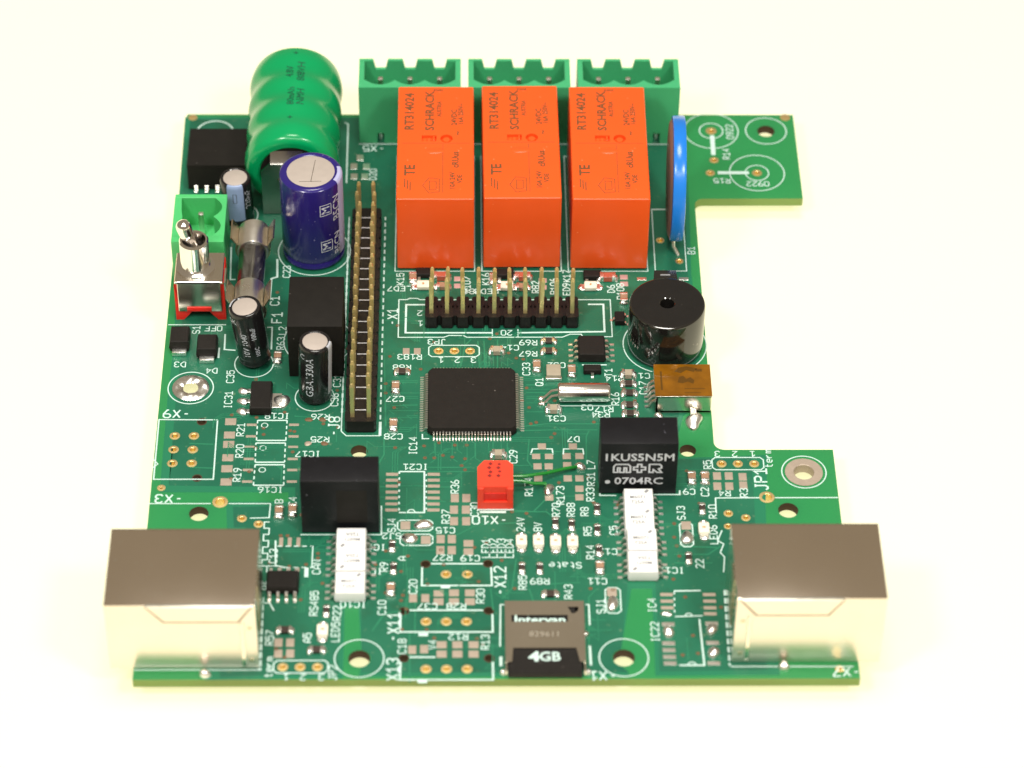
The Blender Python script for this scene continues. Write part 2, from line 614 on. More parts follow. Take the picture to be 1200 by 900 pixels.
# single-stroke plotter lettering on a 4 x 6 grid, as board layout programs draw it
STROKES = {
    'A': '0004264440 0242', 'B': '00063645443303 3342413000', 'C': '4536160501103041', 'D': '00062644422000', 'E': '40000646 0333', 'F': '000646 0333', 'G': '453616050110304143 4323', 'H': '0006 4046 0343',
    'I': '1030 2026 1636', 'J': '0110203136 2646', 'K': '0006 0246 1340', 'L': '060040', 'M': '0006234640', 'N': '00064046', 'O': '100105163645413010', 'P': '00063645443303', 'Q': '100105163645413010 2240',
    'R': '00063645443303 1340', 'S': '0110304142331304051636 3645', 'T': '2026 0646', 'U': '060110304146', 'V': '062046', 'X': '0046 0640', 'Z': '06460040', '0': '100105163645413010', '1': '042620 0040', '2': '05163645440040',
    '3': '05163645443323 334241301001', '4': '30360242', '5': '46060324344341301001', '6': '3626030110304142330 3'.replace(' ', ''), '7': '0646451110', '8': '103041423313040516364544 4433 1302 0201 0110', '9': '102043453616050413 1343', '-': '1333',
    't': '16112030 0434', 'e': '301001031434434202', 'r': '0004 022434', 'm': '0004142320 23344340', 'a': '14344340100112 1242'}


def stroke_text(mb, s, h, rot, wide=1.0):
    u = h / 6.0
    a = math.radians(rot)
    ca, sa = math.cos(a), math.sin(a)
    total = len(s) * 5.6 - 1.6
    z = 0.0
    for i, ch in enumerate(s):
        for pl in STROKES.get(ch, '').split():
            pts = []
            for k in range(0, len(pl) - 1, 2):
                x = (int(pl[k]) + i * 5.6 - total / 2) * u * wide
                y = (int(pl[k + 1]) - 3) * u
                pts.append((x * ca - y * sa, x * sa + y * ca))
            mb.strip(pts, h * 0.15, z)
            z += 0.0012
    return mb


def circle(x, y, r, n=24):
    return [(x + r * math.cos(2 * PI * i / n), y + r * math.sin(2 * PI * i / n)) for i in range(n)]


def rect(x0, y0, x1, y1):
    return [(x0, y0), (x1, y0), (x1, y1), (x0, y1)]


def inside(p, poly):
    c = False
    for i in range(len(poly)):
        a, b = poly[i - 1], poly[i]
        if (a[1] > p[1]) != (b[1] > p[1]) and p[0] < (b[0] - a[0]) * (p[1] - a[1]) / (b[1] - a[1]) + a[0]:
            c = not c
    return c


def filled(loops, z0, z1):
    """flat plate with holes: the loops filled by the even-odd rule between z0 and z1"""
    cu = bpy.data.curves.new('plate', 'CURVE')
    cu.dimensions = '2D'
    cu.fill_mode = 'BOTH' if z1 > z0 else 'FRONT'
    cu.extrude = (z1 - z0) / 2
    for lp in loops:
        sp = cu.splines.new('POLY')
        sp.points.add(len(lp) - 1)
        for i, p in enumerate(lp):
            sp.points[i].co = (p[0], p[1], 0, 1)
        sp.use_cyclic_u = True
    o = bpy.data.objects.new('plate', cu)
    me = bpy.data.meshes.new_from_object(o)
    zc = (z0 + z1) / 2
    mb = MB()
    mb.add([(v.co.x, v.co.y, v.co.z + zc) for v in me.vertices], [tuple(p.vertices) for p in me.polygons])
    bpy.data.objects.remove(o)
    bpy.data.curves.remove(cu)
    bpy.data.meshes.remove(me)
    return mb


# ------------------------------------------------------------------ the setting: a light table
TABLE_Z = -4.4
tb = MB()
tb.box(-1400, 1500, -900, 2600, TABLE_Z - 12, TABLE_Z)
table = put('light_table', tb, M_TABLE, smooth=0)
table['kind'] = 'structure'
table['label'] = 'glowing creamy white light table under the circuit board'

PCB = bpy.data.objects.new('circuit_board', None)
COL.objects.link(PCB)
PCB.empty_display_size = 0.02
PCB['label'] = 'green populated circuit board with orange relays, connectors and chips on a light table'
PCB['category'] = 'circuit board'

# ------------------------------------------------------------------ the bare board
THICK = 1.6


def arc(cx, cy, r, a0, a1, n=8):
    return [(cx + r * math.cos(math.radians(a0 + (a1 - a0) * i / n)), cy + r * math.sin(math.radians(a0 + (a1 - a0) * i / n))) for i in range(n + 1)]


BW, BD = 106.1, 129.15
OUTLINE = [(0, 0), (BW, 0), (BW, 46.85)]
OUTLINE += arc(89.1, 48.45, 1.6, 270, 180)
OUTLINE += arc(89.1, 105.2, 1.5, 180, 90)
OUTLINE += [(BW, 106.8), (BW, BD), (0, BD)]

HL, HR = (32.89, 3.97), (71.69, 4.04)
ROUND_L = arc(HL[0], HL[1], 1.72, -80, 80, 12)      # the pour keeps clear of the two front mounting holes
ROUND_R = arc(HR[0], HR[1], 1.72, 100, 260, 12)
# copper pour under the dark lacquer: leaves bare borders and two isolation gaps
POUR = [(0.61, 127.74), (86.09, 128.11), (85.89, 104.06), (85.48, 87.93), (85.87, 71.49), (85.53, 57.69), (82.43, 55.38), (81.43, 48.92), (81.49, 44.80), (85.89, 44.80), (93.12, 45.07), (92.99, 35.24), (92.64, 26.31), (92.83, 15.90), (92.60, 1.69),
        (76.83, 1.40), (77.01, 19.19), (72.90, 19.20)] + ROUND_R + [(72.33, 1.25), (33.33, 1.35)] + ROUND_L + [(32.90, 15.00), (29.98, 15.00), (29.98, 1.03), (20.16, 0.89), (12.73, 0.42), (12.53, 1.89), (17.37, 2.04), (15.01, 30.33), (13.19, 30.33), (12.84, 34.63), (22.38, 34.80), (22.23, 38.79),
        (2.73, 39.18), (2.59, 57.75), (2.81, 71.50), (1.77, 85.82), (0.41, 105.09)]

HOLES = []           # (x, y, r) drilled through the board


def drill(p, r):
    HOLES.append((p[0], p[1], r))


BIG = [((101.04, 124.68), 1.5), ((7.69, 33.20), 1.5), ((31.93, 46.53), 1.35), ((83.32, 46.66), 1.3), ((98.10, 33.79), 1.55), ((32.89, 3.97), 1.62), ((71.69, 4.04), 1.62)]
for p, r in BIG:
    drill(p, r)
RING = [((4.78, 60.65), 1.25, 2.95), ((101.15, 41.90), 1.6, 2.95)]          # plated mounting holes
for p, r, _ in RING:
    drill(p, r)
# plated through holes left empty: (point, drill radius, pad radius)
PTH = []
for q in ((0, 0), (3, 0), (0, -3), (3, -3), (0, -6), (3, -6)):
    PTH.append(((2.95 + q[0], 49.9 + q[1]), 0.45, 0.82))
for i in range(3):
    PTH.append(((42.62 + 3 * i, 11.14), 0.45, 0.80))
    PTH.append(((42.69 + 3 * i, 1.92), 0.45, 0.80))
    PTH.append(((44.23 + 2.54 * i, 69.16), 0.42, 0.78))
    PTH.append(((21.76 + 2.54 * i, 2.35), 0.42, 0.78))
    PTH.append(((88.44 + 2.54 * i, 43.71), 0.42, 0.78))
PTH += [((45.56, 20.58), 0.45, 0.80), ((48.76, 20.57), 0.45, 0.80)]
PTH += [((10.82, 35.61), 0.75, 1.2), ((14.33, 32.11), 0.40, 0.75), ((16.93, 30.95), 0.40, 0.75), ((95.00, 36.51), 0.75, 1.2), ((88.84, 33.08), 0.40, 0.72), ((91.47, 32.18), 0.40, 0.72), ((88.61, 30.39), 0.35, 0.6)]
PTH += [((91.47, 124.67), 0.42, 0.95), ((91.52, 116.81), 0.40, 0.80), ((90.68, 113.41), 0.40, 0.80), ((98.71, 113.42), 0.45, 0.85)]
PTH += [((81.26, 96.01), 0.40, 0.70), ((84.21, 90.81), 0.40, 0.70)]
PTH += [((103.24, 1.83), 0.30, 0.65), ((1.59, 38.63), 0.25, 0.65)]
for p, r, _ in PTH:
    drill(p, r)
PEGS = [(6.99, 53.05), (6.98, 40.73), (42.47, 22.66), (51.90, 22.75), (39.32, 13.24), (51.93, 13.26), (39.43, 4.00), (51.94, 3.97)]
for p in PEGS:
    drill(p, 0.62)

loops = [OUTLINE] + [circle(x, y, r, 28 if r > 1 else 14) for x, y, r in HOLES]
slab = filled(loops, -THICK, 0.0).mesh('board', 30)
slab.materials.append(M_LAM)
slab.materials.append(M_EDGE)
slab.materials.append(M_HOLE)
for pl in slab.polygons:
    if abs(pl.normal.z) < 0.5:
        c = pl.center / MM
        pl.material_index = 1
        for x, y, r in HOLES:
            if (c.x - x) ** 2 + (c.y - y) ** 2 < (r + 0.1) ** 2:
                pl.material_index = 2
board = link('board', slab, None, PCB, label='bare green laminate board, paler where no copper lies under the lacquer')
pour_loops = [POUR] + [circle(x, y, r + 0.02, 28 if r > 1 else 14) for x, y, r in HOLES if inside((x, y), POUR)]
SKIRT = [(-0.33, 128.44), (86.86, 128.58), (86.63, 104.28), (86.05, 87.93), (86.45, 71.89), (86.28, 56.53), (83.05, 54.42), (81.87, 49.67), (81.91, 45.13), (87.25, 45.20), (95.83, 45.72), (94.70, 35.24), (94.33, 26.31), (94.62, 15.89), (94.40, 0.71),
         (76.17, 0.59), (76.43, 17.64), (73.35, 17.65)] + ROUND_R + [(72.68, 0.44), (32.85, 0.54)] + ROUND_L + [(32.54, 13.98), (30.51, 13.98), (30.62, 0.22), (20.19, 0.08), (10.53, -0.06), (10.39, 2.22), (16.12, 2.21), (14.11, 29.97), (12.17, 29.98), (11.73, 35.71), (21.30, 35.70), (21.22, 37.70),
         (1.39, 37.72), (1.24, 57.75), (1.43, 71.50), (0.78, 85.81), (-0.03, 105.09)]
sk_loops = [SKIRT] + [circle(x, y, r + 0.02, 28 if r > 1 else 14) for x, y, r in HOLES if inside((x, y), SKIRT)]
put('inner_copper_area', filled(sk_loops, 0.0, 0.018), M_MASK2, board, smooth=0)
pour = put('lacquered_copper_area', filled(pour_loops, 0.0, 0.035), M_MASK, board, smooth=0)

# rings and barrels of the plated holes
for p, r, R in RING:
    mb = MB()
    mb.lathe([(R, 0.02), (R, 0.07), (r + 0.05, 0.09), (r - 0.03, 0.02), (r - 0.03, -THICK), (r + 0.3, -THICK - 0.05)], (0, 0, 0), n=36)
    ring = put('plated_ring', mb, M_PAD if R < 2.96 and p[0] > 50 else M_SOLDER, board, p)
bd = MB()                                           # solder wetted unevenly round the left mounting hole
nn, rings = 40, [(2.93, 0.05), (2.7, 0.16), (2.3, 0.24), (1.9, 0.25), (1.55, 0.18), (1.27, 0.06)]
rq = random.Random(5)
ph = [rq.uniform(0, 6.28) for _ in range(8)]
vs, fs = [], []
for j, (r, z) in enumerate(rings):
    for i in range(nn):
        a = 2 * PI * i / nn
        k = 1 + 0.45 * math.sin(2 * a + ph[0] + r) + 0.35 * math.sin(5 * a + ph[1] - 2 * r) + 0.25 * math.sin(9 * a + ph[2] + 3 * r)
        vs.append((r * math.cos(a), r * math.sin(a), 0.07 + z * max(0.1, k)))
for j in range(len(rings) - 1):
    for i in range(nn):
        fs.append((j * nn + i, j * nn + (i + 1) % nn, (j + 1) * nn + (i + 1) % nn, (j + 1) * nn + i))
bd.add(vs, fs)
put('solder_bead', bd, M_SOLDER, board, RING[0][0])
BARREL = {}
for p, r, R in PTH:
    key = (r, R)
    if key not in BARREL:
        mb = MB()
        mb.lathe([(R, 0.03), (R, 0.075), (r + 0.04, 0.085), (r - 0.02, 0.03), (r - 0.02, -THICK - 0.02), (R * 0.9, -THICK - 0.04)], n=20)
        BARREL[key] = mb.mesh('plated_hole')
    link('plated_hole', BARREL[key], M_GOLD, board, p)
for p in PEGS:
    mb = MB()
    mb.lathe([(0.80, 0.036), (0.80, 0.06), (0.62, 0.06), (0.60, -THICK)], n=18)
    put('locating_hole', mb, M_HOLE, board, p)
put('corner_fiducial', MB().prism(circle(0, 0, 0.8, 20), 0.02, 0.06), M_GOLD, board, (1.03, 128.21))
put('corner_fiducial', MB().prism(circle(0, 0, 0.9, 20), 0.02, 0.06), M_GOLD, board, (104.67, 128.38))

# ------------------------------------------------------------------ bare tinned pads
PADM = {}


def pad(p, w, l, m=None, rz=0):
    m = m or M_PAD
    key = (w, l, m.name)
    if key not in PADM:
        PADM[key] = MB().box(-w / 2, w / 2, -l / 2, l / 2, 0.0, 0.085, 0.03, 1).mesh('pad')
    link('pad', PADM[key], m, board, p, rz)


for j in range(7):
    pad((37.14, 41.51 - 1.27 * j), 1.9, 0.62)
    pad((43.59, 41.51 - 1.27 * j), 1.9, 0.62)
for p in ((11.53, 53.07), (11.50, 50.11), (11.48, 48.05), (11.50, 45.13), (11.49, 42.75), (11.51, 39.90)):
    pad(p, 1.75, 1.5)
for p in ((14.88, 52.38), (14.86, 49.81), (14.77, 47.48), (14.77, 44.87), (14.75, 42.47), (14.74, 39.97), (21.52, 52.38), (21.55, 49.80), (21.57, 47.47), (21.60, 44.86), (21.63, 42.46), (21.66, 39.96)):
    pad(p, 1.6, 0.5)
for p in ((46.87, 36.39), (48.64, 36.39), (46.74, 33.95), (48.57, 33.95), (46.74, 31.53), (48.61, 31.53), (44.72, 27.80), (46.41, 27.80), (44.68, 25.51), (46.41, 25.51)):
    pad(p, 1.25, 1.7)
for p in ((48.95, 26.91), (48.95, 25.20), (44.46, 16.80), (44.47, 15.09), (46.76, 16.84), (46.76, 15.09), (49.14, 16.84), (49.14, 15.08), (44.95, 6.61), (44.96, 4.81), (47.27, 6.61), (47.27, 4.81), (49.66, 6.60), (49.65, 4.80)):
    pad(p, 1.5, 1.35)
for p in ((40.65, 15.78), (42.48, 15.78), (40.63, 5.65), (42.38, 5.76), (20.94, 7.08), (22.66, 7.08), (20.99, 4.95), (22.74, 4.95)):
    pad(p, 1.2, 1.6)
for p in ((60.49, 47.57), (59.56, 45.44), (61.56, 45.44), (65.34, 47.56), (64.32, 45.43), (66.32, 45.43), (59.74, 43.21), (61.47, 43.21), (64.36, 43.46), (64.37, 40.60), (66.18, 40.60), (59.80, 40.61), (61.42, 36.50), (66.12, 38.37), (66.07, 36.55)):
    pad(p, 1.3, 1.3)
for p in ((87.58, 41.09), (89.40, 41.09), (87.50, 38.89), (89.34, 38.89), (91.54, 40.90), (91.53, 39.10)):
    pad(p, 1.25, 1.6)
for p in ((20.52, 27.22), (21.82, 27.22), (23.14, 27.22), (20.52, 21.06), (21.86, 21.05), (23.18, 21.05)):
    pad(p, 0.62, 1.9)
pad((24.56, 21.01), 0.62, 1.9, M_SILK)
for p in ((78.55, 16.44), (78.55, 15.12), (78.55, 13.80), (84.94, 16.42), (84.93, 15.11), (84.91, 13.78), (84.88, 12.60)):
    pad(p, 1.9, 0.62)
for p in ((78.52, 10.56), (78.41, 6.83), (78.40, 5.51), (78.42, 4.19), (78.44, 2.95), (84.99, 10.66), (84.90, 6.90), (84.85, 2.94)):
    pad(p, 1.9, 0.75, M_TIN)
for p in ((38.99, 69.10), (40.78, 69.10)):
    pad(p, 1.1, 1.5)
for p in ((47.35, 86.45), (47.35, 84.72), (61.36, 86.04), (61.33, 84.37), (74.81, 86.88), (74.81, 85.21)):
    pad(p, 1.3, 1.1, M_TERRA)
for p in ((29.45, 115.10), (31.62, 115.10), (29.56, 112.44), (31.39, 112.45), (30.47, 117.41)):
    pad(p, 1.2, 1.5, M_TIN)
for p in ((77.77, 86.46), (84.70, 86.46)):
    pad(p, 1.6, 0.7, M_TIN)

# ------------------------------------------------------------------ conductors and vias showing through the lacquer
tr = MB()
TRACES = [[(42.49, 42.99), (49.52, 42.98)], [(42.49, 42.06), (49.91, 42.06)], [(42.52, 38.76), (46.21, 38.76)], [(42.41, 35.67), (45.43, 35.67)], [(35.74, 49.72), (35.81, 45.78), (35.04, 43.92), (26.55, 43.93)], [(57.48, 51.97), (61.26, 52.53), (69.74, 52.53)], [(57.47, 51.02), (62.31, 51.20), (69.30, 51.20)],
          [(67.95, 51.01), (67.51, 49.69), (67.33, 43.52)], [(58.51, 49.13), (58.17, 44.45), (58.94, 42.97)], [(50.57, 71.49), (50.82, 64.93)], [(51.54, 71.90), (51.78, 64.93)], [(53.76, 71.89), (53.69, 64.93)], [(47.80, 65.52), (48.50, 70.49), (49.47, 71.90)],
          [(34.75, 83.33), (35.37, 71.50), (35.97, 51.98)], [(55.64, 33.49), (60.88, 33.48), (61.90, 32.40)], [(46.49, 28.15), (50.39, 30.81), (56.26, 31.16)], [(56.17, 23.74), (55.45, 17.68), (54.15, 15.97)], [(34.66, 9.26), (36.37, 12.62), (38.90, 13.29)], [(60.93, 36.19), (58.91, 33.48), (55.64, 33.85)],
          [(80.10, 24.57), (85.27, 24.56), (87.32, 26.32)], [(80.01, 22.82), (85.82, 22.81)], [(79.92, 26.33), (86.65, 25.97)], [(5.33, 48.24), (9.08, 48.05)], [(5.65, 43.03), (9.37, 42.84)], [(34.34, 38.95), (37.24, 38.77)], [(34.12, 36.77), (37.54, 36.40)], [(68.24, 17.66), (66.91, 15.95), (66.61, 5.87)],
          [(40.21, 9.25), (40.32, -0.62)], [(41.01, 17.71), (40.97, 8.42)], [(60.58, 18.53), (65.71, 18.87)], [(27.38, 85.82), (28.35, 65.53)], [(24.90, 53.90), (21.52, 54.28)], [(24.19, 43.01), (22.60, 43.01)], [(34.71, 33.52), (36.70, 31.37)], [(52.25, 17.69), (52.60, 13.43)], [(58.00, 17.68), (58.60, 15.11)]]
for k, t in enumerate(TRACES):
    tr.strip(t, 0.24, 0.056 + 0.0005 * k)
rnd = random.Random(3)
for k in range(46):                                  # short fan-out stubs round the big controller
    side = k % 4
    t = rnd.uniform(-6, 6)
    L_ = rnd.uniform(1.5, 5)
    c = (49.6, 57.0)
    if side == 0:
        a = (c[0] + t, c[1] - 8.6); b = (a[0], a[1] - L_)
    elif side == 1:
        a = (c[0] - 8.6, c[1] + t); b = (a[0] - L_, a[1])
    elif side == 2:
        a = (c[0] + 8.6, c[1] + t); b = (a[0] + L_, a[1])
    else:
        a = (c[0] + t, c[1] + 8.6); b = (a[0], a[1] + L_ * 0.7)
    tr.strip([a, b, (b[0] + rnd.choice((-1, 1)) * 0.8, b[1] - 0.8)], 0.14, 0.040 + 0.0003 * k)
for k in range(150):                                 # routed runs in the free parts of the board
    x = rnd.uniform(12, 86)
    y = rnd.uniform(3, 84)
    if not inside((x, y), POUR):
        continue
    L_ = rnd.uniform(2, 9)
    hor = rnd.random() < 0.5
    sg = rnd.choice((-1, 1))
    p1 = (x + L_ * sg, y) if hor else (x, y + L_ * sg)
    p2 = (p1[0] + 1.2 * sg, p1[1] + 1.2 * rnd.choice((-1, 1)))
    p3 = (p2[0], p2[1] - rnd.uniform(0.5, 4)) if hor else (p2[0] + rnd.uniform(0.5, 4), p2[1])
    if all(inside(q, POUR) for q in (p1, p2, p3)):
        for j in range(rnd.choice((1, 1, 2, 3))):
            tr.strip([(q[0] + (0 if hor else 0.4 * j), q[1] + (0.4 * j if hor else 0)) for q in ((x, y), p1, p2, p3)], 0.15, 0.0375 + 0.00012 * (3 * k + j))
o = put('conductors', tr, M_TRACE, board, smooth=0)
o['kind'] = 'stuff'
va = MB()
VIAS = [(34.19, 68.10), (33.22, 61.61), (35.81, 61.61), (35.85, 59.47), (37.25, 56.18), (37.52, 47.27), (42.05, 47.64), (42.20, 45.03), (43.67, 45.03), (46.46, 45.21), (47.93, 43.35), (48.45, 42.43), (48.46, 44.84), (55.52, 68.69), (56.74, 67.50), (41.37, 64.93), (51.50, 64.93), (36.39, 67.90), (58.62, 56.17), (58.83, 52.54), (62.00, 49.50),
        (48.73, 47.82), (46.86, 47.82), (45.00, 45.58), (61.45, 42.04), (57.86, 33.13), (55.64, 33.49), (55.83, 17.68), (56.28, 12.91), (38.79, 21.16), (39.11, 16.35), (38.87, 15.32), (51.67, 26.91), (49.85, 26.03), (53.97, 23.39), (39.65, 13.62), (39.07, 9.59), (42.79, 18.56), (42.73, 9.58), (50.47, 19.07), (51.04, 6.56),
        (36.41, 25.35), (39.78, 24.29), (45.21, 22.54), (34.92, 22.56), (24.92, 32.99), (16.79, 51.62), (21.65, 50.86), (21.55, 46.35), (14.96, 42.10), (20.97, 51.05), (21.44, 28.54), (20.41, 28.55), (21.95, 22.23), (22.92, 20.15), (27.06, 18.77), (68.33, 20.76), (67.21, 17.66), (62.98, 39.65), (67.51, 40.75), (71.93, 34.91), (80.41, 30.94),
        (80.27, 28.10), (80.57, 26.33), (80.86, 24.22), (86.57, 13.87), (81.33, 15.92), (82.07, 8.32), (80.36, 4.51), (82.64, 4.84), (74.27, 51.00), (68.81, 52.91), (62.72, 57.71), (57.56, 57.71), (58.29, 60.62), (69.50, 57.70), (75.48, 57.70), (50.54, 63.55), (33.55, 26.41), (27.06, 53.51), (26.15, 52.56), (15.08, 62.59), (36.55, 16.86)]
rv = random.Random(11)
for k in range(85):
    q = (rv.uniform(10, 86), rv.uniform(3, 84))
    if inside(q, POUR) and all((q[0] - h[0]) ** 2 + (q[1] - h[1]) ** 2 > (h[2] + 1.0) ** 2 for h in HOLES):
        VIAS.append(q)
for k, p in enumerate(VIAS):
    va.lathe([(0.31, 0.036), (0.31, 0.090), (0.16, 0.094), (0.15, 0.05), (0.0, 0.048)], (p[0], p[1], 0), n=10)
o = put('vias', va, M_VIA, board)
o['kind'] = 'stuff'

# ------------------------------------------------------------------ silkscreen
SILK_Z = 0.105


SILK_N = [0]


def silk_text(s, p, rot=0, h=1.15, wide=0.95):
    mb = MB()
    stroke_text(mb, s, h, rot, wide)
    put('printed_designator', mb, M_SILK, board, (p[0], p[1], SILK_Z), smooth=0)


def silk_line(pts, w=0.2, closed=False):
    SILK_N[0] += 1
    put('printed_outline', MB().strip(pts, w * 0.85, SILK_Z - 0.036 + 0.0002 * SILK_N[0], closed), M_SILK, board, smooth=0)


def silk_circle(p, r, w=0.22, n=48):
    silk_line(circle(p[0], p[1], r, n), w, True)


def silk_dashes(a, b, w=0.2, dash=0.7, gap=0.55):
    mb = MB()
    A, B = Vector(a), Vector(b)
    L_ = (B - A).length
    d = (B - A).normalized()
    t = 0.0
    while t < L_:
        mb.strip([A + d * t, A + d * min(L_, t + dash)], w, SILK_Z - 0.012)
        t += dash + gap
    put('printed_outline', mb, M_SILK, board, smooth=0)


def chamfer_rect(a, b, c=0.5):
    x0, x1 = min(a[0], b[0]), max(a[0], b[0])
    y0, y1 = min(a[1], b[1]), max(a[1], b[1])
    return [(x0 + c, y0), (x1 - c, y0), (x1, y0 + c), (x1, y1 - c), (x1 - c, y1), (x0 + c, y1), (x0, y1 - c), (x0, y0 + c)]


for s, p, rot in [
    ('R21', (13.19, 51.25), 90), ('R20', (13.29, 46.55), 90), ('R19', (13.15, 41.36), 90), ('IC18', (18.82, 54.28), 180), ('IC17', (23.96, 45.88), 180), ('IC16', (18.44, 38.15), 180), ('R26', (25.63, 54.09), 180), ('R25', (25.72, 49.07), 180),
    ('IC31', (10.91, 57.93), 90), ('D3', (2.74, 66.01), 180), ('D4', (7.88, 64.56), 180), ('C35', (10.96, 63.18), 90), ('R63', (18.69, 70.90), 90), ('C23', (18.98, 88.12), 90), ('S1', (4.86, 74.12), 90), ('OFF', (7.61, 74.42), 180),
    ('C36', (27.74, 57.92), 90), ('C31', (28.03, 62.27), 90), ('L2', (18.84, 73.91), 90), ('C27', (37.36, 58.11), 180), ('C28', (37.21, 49.71), 180), ('R183', (39.56, 67.76), 180), ('JP3', (43.90, 71.29), 180), ('1', (44.60, 67.01), 180), ('2', (47.25, 67.01), 180), ('3', (49.86, 67.01), 180),
    ('R68', (38.35, 65.33), 180), ('C14', (55.74, 69.89), 180), ('R69', (58.72, 71.09), 180), ('R67', (58.68, 68.49), 180), ('C33', (58.31, 64.93), 90), ('LED7', (37.69, 84.01), 180), ('K15', (37.80, 86.35), 90), ('K16', (51.91, 86.35), 90), ('K17', (65.34, 87.09), 90),
    ('1', (41.21, 75.63), 180), ('2', (41.11, 78.08), 180), ('20', (55.25, 73.41), 180), ('R81', (49.64, 83.33), 180), ('LED8', (52.03, 83.33), 180), ('R106', (63.17, 84.58), 90), ('R82', (60.15, 84.37), 90), ('R107', (48.80, 84.99), 90), ('LED9', (65.25, 83.33), 90), ('D6', (72.59, 83.96), 90), ('R108', (74.12, 83.33), 90),
    ('B1', (86.34, 93.45), 90), ('IC14', (40.31, 47.64), 90), ('C29', (55.98, 45.26), 90), ('IC21', (40.76, 43.06), 180), ('T1', (71.49, 64.13), 90), ('R14', (72.40, 62.76), 180), ('C17', (76.90, 60.61), 90), ('R17', (70.53, 55.78), 180), ('Q3', (67.83, 56.16), 180), ('C31', (62.90, 53.68), 180), ('D7', (65.48, 49.12), 180),
    ('R34', (69.94, 54.53), 180), ('R16', (72.37, 58.09), 90), ('Q1', (60.35, 61.98), 90), ('C32', (63.17, 65.81), 180), ('C13', (76.66, 63.35), 180), ('R174', (58.28, 38.74), 90), ('R173', (63.14, 36.91), 90), ('R33', (67.76, 37.09), 90), ('R31', (67.96, 40.38), 90), ('L7', (68.06, 43.51), 90),
    ('R8', (66.77, 33.47), 90), ('R5', (67.14, 29.36), 90), ('R14', (67.40, 25.03), 90), ('R36', (46.87, 38.76), 90), ('R37', (45.50, 32.43), 90), ('C30', (49.88, 33.95), 90), ('24V', (56.91, 30.80), 90), ('8V', (59.51, 30.26), 90), ('R70', (62.42, 33.84), 90), ('R88', (64.68, 33.84), 90),
    ('C15', (45.44, 29.57), 180), ('C19', (49.20, 23.80), 180), ('State', (63.55, 22.33), 180), ('LED1', (51.54, 25.85), 90), ('LED2', (52.70, 25.85), 90), ('LED3', (53.93, 25.85), 90), ('LED4', (55.16, 25.84), 90), ('R27', (45.04, 23.93), 180), ('SJ4', (37.24, 30.65), 90), ('SJ2', (37.27, 28.43), 180),
    ('C20', (40.62, 18.05), 90), ('R30', (50.71, 16.15), 90), ('C37', (42.82, 14.13), 180), ('R28', (47.10, 14.12), 180), ('R12', (47.40, 8.12), 180), ('R13', (51.38, 7.06), 90), ('C18', (39.11, 6.26), 90), ('V4', (43.59, 6.58), 90), ('C10', (36.03, 13.89), 90), ('IC10', (31.77, 14.49), 180),
    ('R22', (29.40, 12.80), 90), ('LED5', (29.25, 9.11), 90), ('RS485', (25.92, 14.75), 90), ('CAN', (26.06, 22.05), 90), ('JP2', (29.10, 1.20), 90), ('term', (19.69, 2.36), 90), ('1', (22.29, 0.40), 180), ('2', (24.78, 0.39), 180), ('3', (27.47, 0.39), 180), ('R57', (19.61, 7.96), 90), ('A5', (25.14, 7.95), 90),
    ('SJ3', (81.57, 33.15), 90), ('R10', (86.44, 33.44), 90), ('LED6', (86.29, 28.62), 90), ('C9', (83.05, 37.67), 180), ('C2', (85.49, 37.61), 90), ('R4', (88.51, 37.33), 180), ('R3', (91.51, 37.42), 90), ('22', (83.87, 22.64), 90), ('C11', (68.28, 19.08), 180), ('IC11', (79.51, 21.26), 180),
    ('SJ1', (68.63, 14.07), 90), ('R43', (63.87, 16.98), 90), ('R89', (59.63, 19.10), 180), ('R85', (57.06, 18.88), 90), ('IC4', (76.28, 14.23), 90), ('IC22', (76.49, 9.00), 90), ('term', (95.77, 44.86), 90), ('3', (87.91, 45.82), 180), ('2', (90.63, 45.82), 180), ('1', (93.38, 45.81), 180),
    ('R14', (93.73, 118.41), 90), ('0922', (94.69, 124.40), 90), ('R15', (92.56, 111.28), 180), ('0922', (98.65, 110.50), 180), ('R5', (86.22, 43.49), 90), ('C4', (21.95, 35.70), 90), ('B', (19.85, 35.70), 90), ('IC1', (34.98, 26.05), 180), ('IC5', (34.56, 21.17), 180), ('A', (38.89, 23.77), 90), ('R9', (36.21, 22.03), 90),
    ('D20', (32.77, 112.90), 90), ('C5', (71.09, 29.53), 90), ('C12', (70.03, 25.12), 180), ('IC13', (19.44, 23.80), 90), ('R6', (18.65, 18.44), 90), ('C6', (19.54, 18.44), 90)]:
    silk_text(s, p, rot)
for s, p, rot, h in [('-X9', (2.92, 54.77), 180, 1.7), ('-J8', (27.85, 51.99), 90, 1.7), ('-X3', (2.92, 36.27), 180, 1.7), ('F1', (17.83, 77.02), 90, 1.6), ('C1', (17.30, 81.05), 90, 1.4), ('-X1', (36.66, 77.22), 90, 1.6), ('-X10', (52.22, 31.70), 180, 1.6), ('-X12', (53.67, 19.23), 90, 1.7),
                     ('-X11', (37.80, 10.09), 90, 1.7), ('X13', (37.80, 1.83), 90, 1.7), ('-X1', (68.53, 0.53), 180, 1.6), ('-X7', (104.19, 1.17), 180, 1.6), ('JP1', (94.35, 40.35), 90, 1.9), ('-X5', (32.78, 119.81), 180, 1.5)]:
    silk_text(s, p, rot, h)

